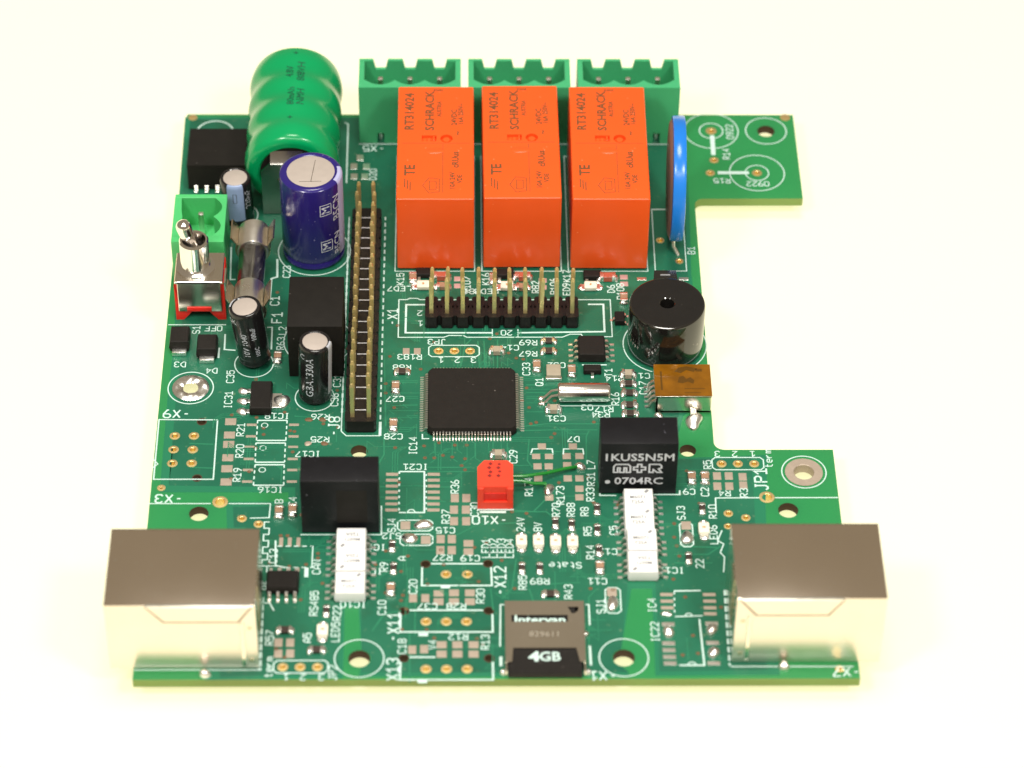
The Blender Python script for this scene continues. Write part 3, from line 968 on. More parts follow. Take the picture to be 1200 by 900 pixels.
silk_line([(0.23, 53.53), (9.45, 53.45), (9.50, 40.45), (0.28, 40.46)], 0.25, True)
silk_line([(-0.16, 44.89), (0.71, 43.77), (-0.09, 42.85)], 0.2)
silk_line([(-0.15, 35.28), (9.40, 35.27)], 0.22)
silk_line([(12.15, 35.26), (18.56, 35.25), (18.49, 32.29), (15.57, 32.20)], 0.22)
for k in range(4):
    cx_, cy_ = (18.60, 31.39)[0], (18.60, 31.39)[1] - 2.6 * k
    silk_line([(cx_, cy_), (cx_ - 0.8, cy_), (cx_ - 0.8, cy_ - 1.3), (cx_, cy_ - 1.3), (cx_, cy_ - 2.6)], 0.22)
for a, b, c, d in [((15.77, 53.33), (20.41, 53.33), (20.38, 48.88), (15.78, 48.89)), ((15.73, 48.32), (20.34, 48.32), (20.37, 44.12), (15.80, 44.13)), ((15.82, 43.57), (20.33, 43.57), (20.44, 39.15), (15.76, 39.16))]:
    silk_line([a, b], 0.3)
    silk_line([c, d], 0.3)
    silk_dashes(b, c)
    silk_dashes(d, a)
    silk_circle((a[0] + 1.15, a[1] - 1.1), 0.5, 0.16, 20)
for a, b in [((42.63, 70.49), (50.79, 67.84)), ((86.98, 45.07), (95.00, 42.41)), ((20.42, 3.59), (28.35, 1.20)), ((38.13, 31.72), (43.49, 29.48)), ((38.56, 28.78), (43.51, 26.48)), ((81.21, 31.21), (83.16, 26.15)), ((69.39, 17.83), (71.64, 12.71))]:
    silk_line(chamfer_rect(a, b), 0.22, True)
silk_line([(37.65, 81.36), (38.98, 81.36), (39.40, 81.67), (40.66, 81.67), (41.08, 81.36), (71.38, 81.35), (72.36, 81.35), (72.40, 72.50), (67.62, 72.50), (67.36, 73.10), (65.55, 73.10), (64.29, 72.40), (48.78, 72.38), (48.22, 72.80), (45.87, 72.80), (45.04, 72.38), (37.66, 72.36)], 0.22, True)
silk_line([(52.94, 73.43), (38.83, 73.45), (38.86, 80.13), (41.94, 80.13)], 0.38)
silk_line([(57.10, 73.43), (71.18, 73.71), (71.20, 80.23), (68.68, 80.23)], 0.38)
silk_line([(52.94, 74.31), (52.93, 72.50)], 0.2)
silk_line([(57.11, 74.31), (57.08, 72.50)], 0.2)
silk_line([(29.0, 101.9), (29.0, 50.9), (29.8, 49.9), (35.1, 49.9)], 0.22)
silk_line([(35.1, 49.9), (35.1, 53)], 0.5)
silk_dashes((35.1, 53.5), (35.1, 101.9), 0.25, 1.0, 0.7)
silk_dashes((29.0, 55), (29.0, 101), 0.3, 1.0, 0.7)
for x in (37.16, 51.55, 65.91):
    silk_line([(x - 0.25, 88.3), (x + 12.95, 88.3), (x + 12.95, 117.8), (x - 0.25, 117.8)], 0.2, True)
for x in (30.2, 49.1, 67.8):
    silk_line([(x, 121.05), (x + 17.6, 121.05)], 0.25)
silk_line([(38.29, 42.07), (42.13, 42.07), (42.20, 33.33), (38.31, 33.33)], 0.3)
silk_dashes((42.43, 41.51), (42.49, 33.51), 0.2, 0.4, 0.8)
silk_dashes((38.25, 42.07), (38.31, 33.33), 0.25, 0.5, 0.8)
silk_line([(p[0], p[1]) for p in arc((40.20, 33.42)[0], (40.20, 33.42)[1], 0.55, 0, 180, 8)], 0.2)
silk_line([(43.28, 22.72), (51.13, 22.70)], 0.32)
silk_line([(41.96, 22.02), (41.94, 18.31), (52.45, 18.29), (52.35, 22.00)], 0.32)
silk_line([(40.16, 13.37), (51.08, 13.35)], 0.32)
silk_line([(38.84, 12.61), (38.83, 9.09), (52.50, 9.06), (52.47, 12.58)], 0.32)
silk_line([(40.27, 4.20), (44.02, 4.19)], 0.32)
silk_line([(38.96, 3.30), (38.89, -0.13), (52.49, -0.16), (52.46, 3.26)], 0.32)
for p in ((45.48, 18.04), (42.23, 8.58), (42.18, -0.46)):
    silk_line([(p[0] - 0.7, p[1]), (p[0] + 0.7, p[1])], 0.7)
silk_circle((101.04, 124.68), 3.55)
silk_circle((4.78, 60.65), 3.6)
silk_circle((101.15, 41.90), 3.45)
silk_circle((32.89, 3.97), 3.62)
silk_circle((71.69, 4.04), 3.62)
silk_circle((91.47, 124.67), 4.7)
silk_circle((91.47, 124.67), 2.05)
silk_circle((98.71, 113.42), 4.7)
silk_circle((98.71, 113.42), 2.0)
silk_line([(91.57, 123.46), (91.50, 118.18)], 0.9)
silk_line([(91.96, 113.46), (97.32, 113.47)], 0.9)
silk_line([(80.18, 103.92), (85.39, 103.93), (85.31, 88.36), (80.11, 88.35)], 0.2, True)
silk_line([(80.23, 103.84), (85.45, 103.84)], 0.2)
silk_circle((23.4, 93.3), 6.0)
silk_circle((80.84, 70.68), 6.75)
silk_circle((10.36, 102.3), 3.2)
silk_circle((14.6, 66.2), 3.1)
silk_circle((24.6, 58.5), 3.1)
silk_line(arc(24.75, 71.5, 5.6, 100, 260, 20), 0.22)
silk_line(arc(24.75, 71.5, 5.6, -50, 60, 20), 0.22)
silk_line(arc((5.13, 124.03)[0], (5.13, 124.03)[1], 3.2, 0, 180, 20), 0.3)
silk_line([(27.58, 126.85), (28.19, 126.38), (28.29, 110.65)], 0.3)
silk_line([(69.27, 37.82), (69.24, 36.91), (71.74, 36.90)], 0.28)
silk_line([(77.55, 37.08), (81.57, 37.07), (81.61, 37.98)], 0.28)
silk_line([(23.38, 28.72), (35.71, 28.70), (35.60, 34.78)], 0.25)
silk_dashes((19.98, 26.34), (25.15, 26.33))
silk_line([(19.67, 27.49), (19.88, 22.41), (21.31, 21.97)], 0.3)
silk_dashes((21.31, 21.97), (25.42, 21.97))
silk_line([(25.36, 26.42), (25.36, 22.05)], 0.2)
silk_line([(79.67, 17.12), (83.70, 17.20)], 0.32)
silk_dashes((79.72, 16.95), (79.57, 12.53), 0.2, 0.5, 0.7)
silk_line([(79.61, 12.02), (83.74, 12.18)], 0.25)
silk_line([(83.20, 11.51), (83.45, 2.53), (79.76, 2.54)], 0.3)
silk_line([(p[0], p[1]) for p in arc((81.64, 2.54)[0], (81.64, 2.54)[1], 0.6, 0, 180, 8)], 0.2)
silk_line([(p[0], p[1]) for p in arc((81.65, 12.18)[0], (81.65, 12.18)[1], 0.5, 0, 180, 8)], 0.2)
silk_line([(54.26, 14.44), (53.69, 14.44), (53.55, 6.23)], 0.28)
silk_line([(66.35, 14.42), (66.86, 14.42), (66.87, 10.36)], 0.28)
silk_line([(66.75, 6.36), (66.82, 2.57)], 0.4)
silk_line([(53.66, 4.25), (53.64, 2.44)], 0.5)
silk_line([(93.85, 36.38), (87.06, 36.34), (86.96, 33.44)], 0.25)
silk_line([(96.23, 36.38), (105.99, 36.40)], 0.25)
silk_line([(87.64, 29.50), (86.86, 27.38), (87.73, 26.67), (87.11, 24.91), (87.70, 24.03), (87.38, 20.90)], 0.22)
silk_dashes((87.29, 17.28), (87.15, 2.52), 0.3, 1.1, 0.5)
silk_line([(87.26, 2.28), (105.28, 2.23)], 0.22)
silk_line([(0.10, 1.84), (18.38, 1.79)], 0.22)
silk_dashes((18.18, 16.05), (18.45, 1.71), 0.45, 1.2, 0.35)
silk_line([(18.55, 14.85), (19.31, 14.85), (20.01, 13.33)], 0.25)
for a, b, c in [((58.72, 45.76), (59.01, 46.97), (59.94, 46.97)), ((63.79, 45.75), (63.89, 46.96), (64.75, 46.96)), ((62.19, 45.75), (62.08, 46.97), (61.15, 46.97)), ((66.99, 45.75), (66.89, 46.96), (65.96, 46.96))]:
    silk_line([a, b, c], 0.25)
silk_line([(41.76, 50.28), (41.77, 49.24), (42.84, 49.24)], 0.25)
silk_line([(0.21, 75.33), (9.63, 75.33)], 0.22)
silk_line([(9.61, 73.11), (9.67, 69.50), (11.47, 69.30)], 0.3)
silk_line([(17.23, 69.50), (17.15, 74.72), (16.32, 74.72)], 0.3)
silk_line([(9.49, 94.26), (9.76, 86.23), (10.61, 86.24)], 0.3)
silk_line([(17.30, 91.29), (17.48, 86.86), (16.51, 86.45), (16.45, 81.26)], 0.4)
silk_line([(8.82, 69.90), (8.81, 67.52)], 0.35)
silk_line([(14.35, 54.95), (18.12, 54.95)], 0.3)
silk_line([(67.29, 65.91), (71.27, 65.91)], 0.3)
silk_line([(63.10, 56.55), (71.64, 56.54)], 0.25)
silk_line([(50.28, 33.91), (55.91, 33.90)], 0.35)
silk_line([(50.67, 33.41), (54.72, 33.40)], 0.5)

# ------------------------------------------------------------------ relays
def make_relay(label):
    cutter = MB()
    cutter.lathe([(0, 15.0), (1.0, 15.0), (1.05, 16.5), (0, 16.5)], (8.15, 15.3, 0), n=28)
    cutter.box(4.05, 6.5, 14.6, 16.1, 15.1, 16.5)
    o = put('relay', cut(MB().box(0, 12.7, 0, 29, 0.45, 15.7, 0.32, 3), cutter), M_ORANGE, PCB, label=label)
    z = 15.715
    def mark(s, h, x, y, rot=90, wide=1.0):
        mb = MB()
        text_flat(mb, s, h, x, y, z, rot, wide, 0.028)
        put('laser_marking', mb, M_ORANGEINK, o, smooth=0)
    mark('RT314024', 1.5, 1.9, 22.4, wide=1.08)
    mark('SCHRACK', 1.45, 5.3, 22.6, wide=1.1)
    mark('AUSTRIA', 0.75, 6.9, 23.0, wide=0.95)
    mark('3000', 0.6, 6.7, 28.0, 0)
    mark('24VDC', 0.95, 9.4, 20.8)
    mark('16A 250V~', 0.85, 10.5, 21.8)
    mark('~', 1.2, 9.9, 16.7)
    mark('TE', 1.7, 2.1, 7.2)
    mark('cRUus', 1.1, 9.6, 9.9)
    mark('10A 24V', 0.85, 9.1, 4.7)
    mark('VDE', 0.8, 10.3, 5.0)
    mb = MB()
    mb.strip([(0.8, 14.1), (12.0, 14.1)], 0.09, z)
    mb.strip([(7.55, 13.8), (7.55, 1.6)], 0.09, z)
    mb.strip([(4.3, 3.4), (5.3, 1.5), (7.0, 1.8), (7.0, 5.0), (5.3, 5.3)], 0.12, z, True)
    mb.strip([(5.4, 2.3), (6.5, 2.4), (6.5, 4.4), (5.4, 4.5)], 0.12, z, True)
    for k in range(3):
        mb.strip([(1.35 + 0.45 * k, 5.1 - 0.4 * k), (1.35 + 0.45 * k, 2.9 - 0.4 * k)], 0.18, z)
    put('laser_marking', mb, M_ORANGEINK, o, smooth=0)
    put('vent_plug', MB().lathe([(0, 15.5), (0.55, 15.5), (0.62, 15.4), (0.62, 14.9)], (8.15, 15.3, 0), n=24), M_ORANGE, o)
    rb = MB().box(5.0, 5.5, 14.6, 15.6, 15.05, 15.6, 0.05, 1)
    rb.box(5.9, 6.2, 14.9, 16.1, 15.05, 15.6, 0.05, 1)
    put('coding_pocket', rb, M_ORANGE, o)
    put('moulding_gate', MB().blob((6.2, 12.1, 15.66), 1.5, 0.8, 0.16, 4, 18), M_ORANGE, o)
    pm = MB().box(-0.25, 0.25, -0.5, 0.5, TABLE_Z, 0.6).mesh('pin')
    for x, y in ((2.6, 2.2), (10.1, 2.2), (2.6, 22.4), (10.1, 22.4), (2.6, 27.3), (10.1, 27.3)):
        link('pin', pm, M_TIN, o, (x, y))
    return o


r1 = make_relay('orange relay beside the long two-row pin header')
r1.location = (37.3 * MM, 88.5 * MM, 0)
copy_tree(r1, PCB, (51.55, 88.75), 0.35, 'orange relay in the middle, between two others')
copy_tree(r1, PCB, (65.98, 88.55), -0.25, 'orange relay beside the blue disc varistor')


# ------------------------------------------------------------------ three-way plug-in terminal headers at the back edge
def make_header3(label):
    W, D, H = 17.5, 7.9, 12.4
    px = [W / 2 - 5.08, W / 2, W / 2 + 5.08]
    back = [(0, 0)]
    back += [(W, 0), (W, H)]
    for x in reversed(px):
        back += [(x + 1.25, H), (x + 0.85, H - 1.9), (x - 0.85, H - 1.9), (x - 1.25, H)]
    back += [(0, H)]
    o = put('terminal_header', MB().prism(back, D - 0.6, D, 'y'), M_GREEN, PCB, label=label)
    front = [(0, 0.06)]
    for x in px:
        front += [(x - 0.6, 0.06), (x - 0.6, 2.3), (x + 0.6, 2.3), (x + 0.6, 0.06)]
    front += [(W, 0.06), (W, H), (0, H)]
    put('front_wall', MB().prism(front, 0, 0.7, 'y'), M_GREEN, o)
    wave = [(0.01, 0.7)]
    n = 48
    wave += [(W - 0.01, 0.7)]
    for i in range(n + 1):
        x = (W - 0.02) * (1 - i / n) + 0.01
        k = min(abs(x - q) for q in px)
        wave.append((x, 0.85 + 1.25 * min(1.0, (k / 2.54) ** 2)))
    put('scalloped_rib', MB().prism(wave, 2.6, H - 0.03, 'z'), M_GREEN, o)
    put('floor_block', MB().box(0.02, W - 0.02, 1.8, D - 0.6, 0.06, 3.2), M_GREEN, o)
    put('end_wall', MB().box(0.01, 0.95, 0.71, D - 0.61, 0.07, H - 0.01, 0.05, 1), M_GREEN, o)
    put('end_wall', MB().box(W - 0.95, W - 0.01, 0.71, D - 0.61, 0.07, H - 0.01, 0.05, 1), M_GREEN, o)
    pm = MB().box(-0.45, 0.45, -0.45, 0.45, TABLE_Z + 0.6, 11.1, 0.22, 2).mesh('pin')
    for x in px:
        link('pin', pm, M_TIN, o, (x, 4.2))
    pm = MB().box(-0.3, 0.3, 0.1, 0.6, 0.05, 1.75, 0.2, 2).mesh('locating_post')
    for x in px:
        link('locating_post', pm, M_TIN, o, (x, 0.75))
    return o


h3 = make_header3('green three-way terminal header behind the relay next to the pin header')
h3.location = (30.35 * MM, 121.3 * MM, 0)
copy_tree(h3, PCB, (49.1, 121.3), 0.0, 'green three-way terminal header behind the middle relay')
copy_tree(h3, PCB, (67.85, 121.3), 0.0, 'green three-way terminal header behind the blue disc varistor')

# ------------------------------------------------------------------ two-way power terminal
X, Y = 0.55, 85.6
W, D, H = 8.6, 11.9, 9.0
pt = put('power_terminal', MB().box(0, W, 0, 1.5, 0.05, H, 0.12, 2), M_BRIGHTGREEN, PCB, (X, Y), label='bright green two-way power terminal behind the toggle switch')
put('end_wall', MB().box(0.01, W - 0.01, D - 0.9, D, 0.05, H - 0.02, 0.1, 1), M_BRIGHTGREEN, pt)
put('side_wall', MB().prism([(0.01, 1.5), (1.5, 1.5), (1.25, 4.5), (1.5, 6.0), (1.25, 8.0), (1.1, D - 0.9), (0.01, D - 0.9)], 0.06, H - 0.03), M_BRIGHTGREEN, pt)
wave = [(W - 0.01, 1.5), (W - 0.01, D - 0.9)]
for i in range(33):
    y = D - 0.9 - (D - 2.4) * i / 32
    k = min(abs(y - 3.9), abs(y - 8.6))
    wave.append((W - 0.7 - 1.3 * min(1.0, (k / 2.3) ** 2), y))
put('scalloped_side', MB().prism(wave, 0.06, H - 0.03), M_BRIGHTGREEN, pt)
put('floor_block', MB().box(1.0, W - 0.6, 1.4, D - 0.8, 0.06, 3.0), M_BRIGHTGREEN, pt)
pm = MB().box(-0.45, 0.45, -0.45, 0.45, TABLE_Z + 0.6, 7.6, 0.2, 2).mesh('pin')
for y in (3.6, 8.7):
    link('pin', pm, M_TIN, pt, (4.3, y))

# ------------------------------------------------------------------ toggle switch
sw = put('toggle_switch', MB().box(0, 8.1, 0.6, 7.0, 1.6, 7.9, 0.25, 2), M_RED, PCB, (1.5, 76.3), label='toggle switch with chrome lever on red body')
put('foot', MB().prism([(0, 0.0), (1.2, 0.0), (2.6, 1.75), (0.55, 4.5), (0, 7.6)], 0.35, 1.4, 'y'), M_RED, sw)
put('foot', MB().prism([(8.1, 0.0), (6.9, 0.0), (5.5, 1.75), (7.55, 4.5), (8.1, 7.6)], 0.35, 1.4, 'y'), M_RED, sw)
br = MB()
br.box(0.55, 7.55, 0.0, 0.35, 2.1, 8.6, 0.1, 1)
br.box(0.15, 7.95, 0.0, 7.2, 8.05, 8.55, 0.1, 1)
br.box(0.9, 7.2, 7.0, 7.3, 1.0, 8.4, 0.08, 1)
put('steel_bracket', br, M_NICKEL, sw)
put('latch_tongue', MB().box(1.9, 5.9, -0.22, 0.1, 2.3, 3.1, 0.12, 2), M_RED, sw)
put('side_tag', MB().prism([(0, 8.4), (3.6, 8.4), (3.2, 5.3), (1.0, 4.2)], 8.12, 8.4, 'x'), M_NICKEL, sw)
bu = MB()
bz = 8.55
prof = [(3.1, bz), (3.1, bz + 0.5), (2.45, bz + 0.7)]
for k in range(4):
    prof += [(2.32, bz + 0.8 + 0.12 * k), (2.4, bz + 0.86 + 0.12 * k)]
prof += [(2.38, bz + 1.4), (2.38, bz + 5.9), (2.2, bz + 6.15), (1.9, bz + 6.1), (1.75, bz + 5.6), (1.5, bz + 3.6), (0.0, bz + 3.4)]
bu.lathe(prof, (3.45, 3.5, 0), n=40)
put('bushing', bu, M_CHROME, sw)
lv = MB()
base = Vector((3.3, 3.6, bz + 3.6))
tip = Vector((1.75, 4.0, bz + 9.1))
d = (tip - base)
pts, rr = [], []
for t, r in ((0, 0.95), (0.3, 1.05), (0.6, 1.16), (0.85, 1.24), (0.95, 1.18), (1.02, 0.95), (1.06, 0.6), (1.08, 0.12)):
    pts.append(base + d * t)
    rr.append(r)
lv.tube(pts, rr, 20)
put('lever', lv, M_CHROME, sw, smooth=50)
pm = MB().box(-0.4, 0.4, -0.2, 0.2, TABLE_Z + 0.8, 1.8).mesh('pin')
for x in (1.5, 4.05, 6.6):
    link('pin', pm, M_TIN, sw, (x, 3.6))

# ------------------------------------------------------------------ fuse holder and glass fuse
FX, FZ, FY0, FY1 = 13.75, 6.3, 71.6, 91.6
def clip(y, label):
    prof = []
    r0, r1 = 2.62, 2.90
    inner, outer = [], []
    for i in range(25):
        a = math.radians(-90 - 112 + 224 * i / 24)
        inner.append((FX + r0 * math.cos(a), FZ + r0 * math.sin(a)))
        outer.append((FX + r1 * math.cos(a), FZ + r1 * math.sin(a)))
    # flared ears
    li, lo = inner[0], outer[0]
    ri, ro = inner[-1], outer[-1]
    earL = [(lo[0] - 0.9, lo[1] + 1.5), (lo[0] - 0.65, lo[1] + 1.6)]
    earR = [(ro[0] + 0.65, ro[1] + 1.6), (ro[0] + 0.9, ro[1] + 1.5)]
    poly = inner + earR[:1] + [earR[1]] + outer[::-1] + earL
    o = put('fuse_clip', MB().prism(poly, y, y + 4.6, 'y'), M_BRASSY, PCB, label=label)
    st = MB()
    st.box(FX - 1.6, FX + 1.6, y + 0.6, y + 4.0, 0.0, FZ - 2.7)
    put('clip_base', st, M_BRASSY, o)
    pm = MB().box(-0.5, 0.5, -0.2, 0.2, TABLE_Z + 0.8, 0.3).mesh('pin')
    link('pin', pm, M_TIN, o, (FX, y + 2.3))
    return o


clip(86.6, 'springy fuse clip holding the fuse end beside the blue capacitor')
clip(71.9, 'springy fuse clip holding the fuse end beside the toggle switch')
fuse = bpy.data.objects.new('glass_fuse', None)
COL.objects.link(fuse)
fuse.empty_display_size = 0.005
fuse['label'] = 'glass tube fuse with metal caps held in two spring clips'
fuse['category'] = 'fuse'
put('glass_tube', MB().lathe([(2.2, FY0 + 1.5), (2.2, FY1 - 1.5)], (FX, 0, FZ), 'y', 32), M_GLASS, fuse)
for a, b in ((FY0, FY0 + 5.6), (FY1 - 5.6, FY1)):
    mb = MB()
    if a == FY0:
        pf = [(0, a), (2.3, a), (2.55, a + 0.25), (2.55, b - 0.15), (2.5, b), (2.25, b)]
    else:
        pf = [(2.25, a), (2.5, a), (2.55, a + 0.15), (2.55, b - 0.25), (2.3, b), (0, b)]
    mb.lathe(pf, (FX, 0, FZ), 'y', 36)
    put('end_cap', mb, M_TIN, fuse)
mb = MB()
mb.tube([(FX - 0.3, FY0 + 1.0, FZ + 0.3), (FX, (FY0 + FY1) / 2, FZ - 0.5), (FX + 0.3, FY1 - 1.0, FZ + 0.2)], 0.10, 6)
put('fuse_wire', mb, M_TIN, fuse)

# ------------------------------------------------------------------ rechargeable cell stack in green shrink sleeve
BX, BZ, BY0, PITCH, CELLS = 19.5, 8.25, 103.6, 6.25, 4
def bead_r(y):
    t = (y - BY0) / PITCH
    k = t - math.floor(t)
    r = 7.55 + 0.40 * (0.5 - 0.5 * math.cos(2 * PI * k))
    end = min(y - BY0, BY0 + PITCH * CELLS - y)
    if end < 1.0:
        r -= 0.9 * (1 - max(0, end)) ** 2
    return r
prof = [(5.2, BY0 + 0.35), (5.6, BY0 + 0.02), (6.2, BY0)]
n = 72
prof += [(bead_r(BY0 + PITCH * CELLS * i / n), BY0 + PITCH * CELLS * i / n) for i in range(n + 1)]
prof += [(5.6, BY0 + PITCH * CELLS)]
bat = put('battery_pack', MB().lathe(prof, (BX, 0, BZ), 'y', 64), M_BATT, PCB, label='stack of four button cells in glossy green shrink sleeve')
put('end_face', MB().lathe([(0, BY0 + 0.3), (5.5, BY0 + 0.3)], (BX, 0, BZ), 'y', 32), M_BLACK, bat)
put('end_face', MB().lathe([(0, BY0 + PITCH * CELLS - 0.2), (5.9, BY0 + PITCH * CELLS - 0.2)], (BX, 0, BZ), 'y', 32), M_FOIL, bat)
def batt_text(s, h, x, y, rot=90):
    vs, fs = text_shape(s, h)
    a = math.radians(rot)
    out = []
    for p in vs:
        u = x + p[0] * math.cos(a) - p[1] * math.sin(a)
        w = y + p[0] * math.sin(a) + p[1] * math.cos(a)
        r = bead_r(w)
        out.append((BX + u, w, BZ + math.sqrt(max(0.1, r * r - u * u)) + 0.05))
    put('sleeve_print', MB().add(out, fs), M_GREENINK, bat, smooth=0)
batt_text('+', 1.3, 0.2, 126.0)
batt_text('80BVH', 1.3, 1.2, 121.2)
batt_text('4.8V', 1.3, -0.7, 121.2)
batt_text('NiMH', 1.3, 1.3, 114.6)
batt_text('80mAh', 1.2, -0.3, 114.6)
batt_text('+', 1.3, -0.2, 109.2)
tg = MB()
tg.prism([(-4.6, 0.2), (2.6, 0.2), (2.6, 11.2), (-3.2, 11.2), (-4.6, 9.4)], -0.9, -0.55, 'y')
tg.prism([(-0.95, 11.1), (-0.7, 11.35), (0.25, 13.0), (0.25, 12.6), (-0.55, 11.0)], -3.0, 2.4, 'x')
tg.blob((-1.2, -0.7, 7.6), 0.7, 0.6, 0.5, 3)
put('solder_tag', tg, M_FOIL, bat, (BX - 0.4, BY0 - 0.1))
pm = MB().box(-0.5, 0.5, -0.2, 0.2, TABLE_Z + 0.6, 0.5).mesh('pin')
link('pin', pm, M_TIN, bat, (BX - 0.6, BY0 - 0.2))
link('pin', pm, M_TIN, bat, (BX - 0.6, BY0 + 25.4))
put('rear_tag', MB().box(-1.5, 1.5, 0, 0.3, 0.2, 8.0), M_FOIL, bat, (BX - 0.6, BY0 + PITCH * CELLS - 0.1))


# ------------------------------------------------------------------ electrolytic capacitors
def ecap(p, R, H, sleeve, stripe, ang, span, label, prints, lean=(0, 0), lift=0.3, vent=True):
    n = 48
    cv = [(0.0, lift), (R * 0.9, lift), (R, lift + 0.25), (R, lift + 0.9), (R * 0.965, lift + 1.25), (R, lift + 1.6), (R, H - 0.75), (R * 0.985, H - 0.35), (R * 0.93, H - 0.08), (R * 0.86, H), (R * 0.80, H - 0.02), (R * 0.76, H - 0.12)]
    o = put('electrolytic_capacitor', MB().lathe(cv, n=n), sleeve, PCB, p, label=label)
    o.rotation_euler = (lean[0], lean[1], 0)
    tp = MB().lathe([(0, H - 0.10), (R * 0.70, H - 0.10), (R * 0.775, H - 0.16)], n=n)
    put('aluminium_top', tp, M_ALU, o)
    if vent:
        vt = MB()
        for p0, p1 in (((-0.35, -0.5), (0.35, -0.48)), ((0.02, -0.5), (0.13, 0.55))):
            vt.strip([(p0[0] * R, p0[1] * R), (p1[0] * R, p1[1] * R)], 0.09, H - 0.085)
        put('vent_score', vt, M_FOIL, o, smooth=0)
    if stripe:
        a0, a1 = math.radians(ang - span / 2), math.radians(ang + span / 2)
        e = 0.03
        sp = MB().lathe([(R + e, lift + 1.7), (R + e, H - 0.75), (R * 0.985 + e, H - 0.33), (R * 0.93 + e, H - 0.05), (R * 0.84, H + 0.03)], n=12, a0=a0, a1=a1)
        put('polarity_stripe', sp, stripe, o)
    for s, h, a, z, rot, m in prints:
        mb = MB()
        if s == '[]':
            e = R + 0.05
            for (u0, u1, w0, w1) in ((-0.32, 0.32, 0.9, 1.0), (-0.32, 0.32, -1.0, -0.9), (-0.34, -0.24, -1, 1), (0.24, 0.34, -1, 1)):
                vs = []
                for u, w in ((u0, w0), (u1, w0), (u1, w1), (u0, w1)):
                    t = math.radians(a) + u / R
                    vs.append((e * math.cos(t), e * math.sin(t), z + w))
                mb.add(vs, [(0, 1, 2, 3)])
        else:
            text_round(mb, s, h, R + 0.035, a, z, rot)
        put('sleeve_print', mb, m, o, smooth=0)
    for dx in (-R * 0.45, R * 0.45):
        put('lead', MB().tube([(dx, 0, TABLE_Z + 1.2), (dx, 0, lift + 0.1)], 0.28, 8), M_TIN, o)
    return o


blue = ecap((23.35, 93.3), 5.15, 17.6, M_BLUESLEEVE, M_STRIPEL, -8, 46, 'large blue-violet electrolytic capacitor with silver top',
     [('M', 1.5, -62, 13.0, 90, M_INK), ('B5CN', 1.5, -38, 12.6, 90, M_INK), ('M', 1.5, -62, 5.2, 90, M_INK), ('B5CN', 1.3, -38, 5.0, 90, M_INK)])
bx = MB()
for z in (13.0, 5.2):
    R_ = 5.15 + 0.035
    ring = []
    for (u, w) in ((-1.0, -1.1), (1.0, -1.1), (1.0, 1.1), (-1.0, 1.1)):
        ring.append((u, w))
    for i in range(4):
        a, b = ring[i], ring[(i + 1) % 4]
        for k in range(4):
            p0 = (a[0] + (b[0] - a[0]) * k / 4, a[1] + (b[1] - a[1]) * k / 4)
            p1 = (a[0] + (b[0] - a[0]) * (k + 1) / 4, a[1] + (b[1] - a[1]) * (k + 1) / 4)
            nx, ny = (0, 0.12) if abs(a[1] - b[1]) < 1e-6 else (0.12, 0)
            vs = []
            for u, w in (p0, p1, (p1[0] + nx, p1[1] + ny), (p0[0] + nx, p0[1] + ny)):
                t = math.radians(-62) + u / R_
                vs.append((R_ * math.cos(t), R_ * math.sin(t), z + w))
            bx.add(vs, [(0, 1, 2, 3)])
put('sleeve_print', bx, M_INK, blue, smooth=0)
ecap((10.45, 101.3), 2.62, 9.6, M_SLEEVE, M_STRIPE, -90, 62, 'slim black electrolytic capacitor with a wide blue stripe',
     [('[]', 1, -92, 7.0, 0, M_DARKINK), ('220uF', 1.1, -42, 6.2, 90, M_INK)], lean=(0.02, -0.02), vent=False)
ecap((14.9, 66.8), 2.6, 12.6, M_SLEEVE, M_STRIPEG, 155, 46, 'leaning black electrolytic capacitor standing before the fuse',
     [('10V 1040', 0.95, -105, 6.2, 90, M_INK), ('100uF', 0.8, -70, 8.6, 90, M_INK), ('105C', 0.7, -66, 4.6, 90, M_INK), ('SK', 1.0, -140, 11.1, 0, M_INK)], lean=(0.03, -0.10), lift=1.0, vent=False)
ecap((24.65, 58.7), 2.6, 12.3, M_SLEEVE, M_STRIPEG, -18, 36, 'black electrolytic capacitor standing before the black inductor block',
     [('GBA1330A', 1.25, -108, 6.6, 90, M_INK), ('C', 1.0, -138, 10.6, 0, M_INK)], lean=(0.0, 0.03), lift=0.6, vent=False)


# ------------------------------------------------------------------ potted black blocks
def block(name, x0, x1, y0, d, h, m, label, b=0.2):
    return put(name, MB().box(0, x1 - x0, 0, d, 0.15, h, b, 2), m, PCB, (x0, y0), label=label)


ind = block('inductor_block', 20.4, 29.1, 63.2, 11.7, 11.1, M_BLACK, 'tall plain black inductor block beside the pin header', 0.12)
dl = block('converter_module', 23.65, 35.4, 29.05, 5.3, 11.4, M_POTTED, 'plain black converter module without print, beside a drilled hole', 0.15)
put('embossed_panel', MB().box(5.4, 10.0, -0.03, 0.02, 2.4, 9.4), M_BLACK, dl)
dr = block('converter_module', 69.1, 80.95, 37.25, 5.75, 11.1, M_POTTED, 'black converter module printed 1KUS5N5M in white', 0.15)
for s, h, x, z, wide in (('1KUS5N5M', 1.55, 6.05, 8.15, 1.02), ('0704RC', 1.45, 6.0, 3.0, 1.1)):
    mb = MB()
    text_front(mb, s, h, x, -0.02, z, wide, 0.015)
    put('case_print', mb, M_CASEINK, dr, smooth=0)


def front_outline(poly, z0=0, x0=0, w=0.22):
    mb = MB().strip([(x0 + p[0], z0 + p[1]) for p in poly], w, 0, True)
    mb.v = [(v[0], -0.02, v[1]) for v in mb.v]
    mb.f = [tuple(f) for f in mb.f]
    return mb


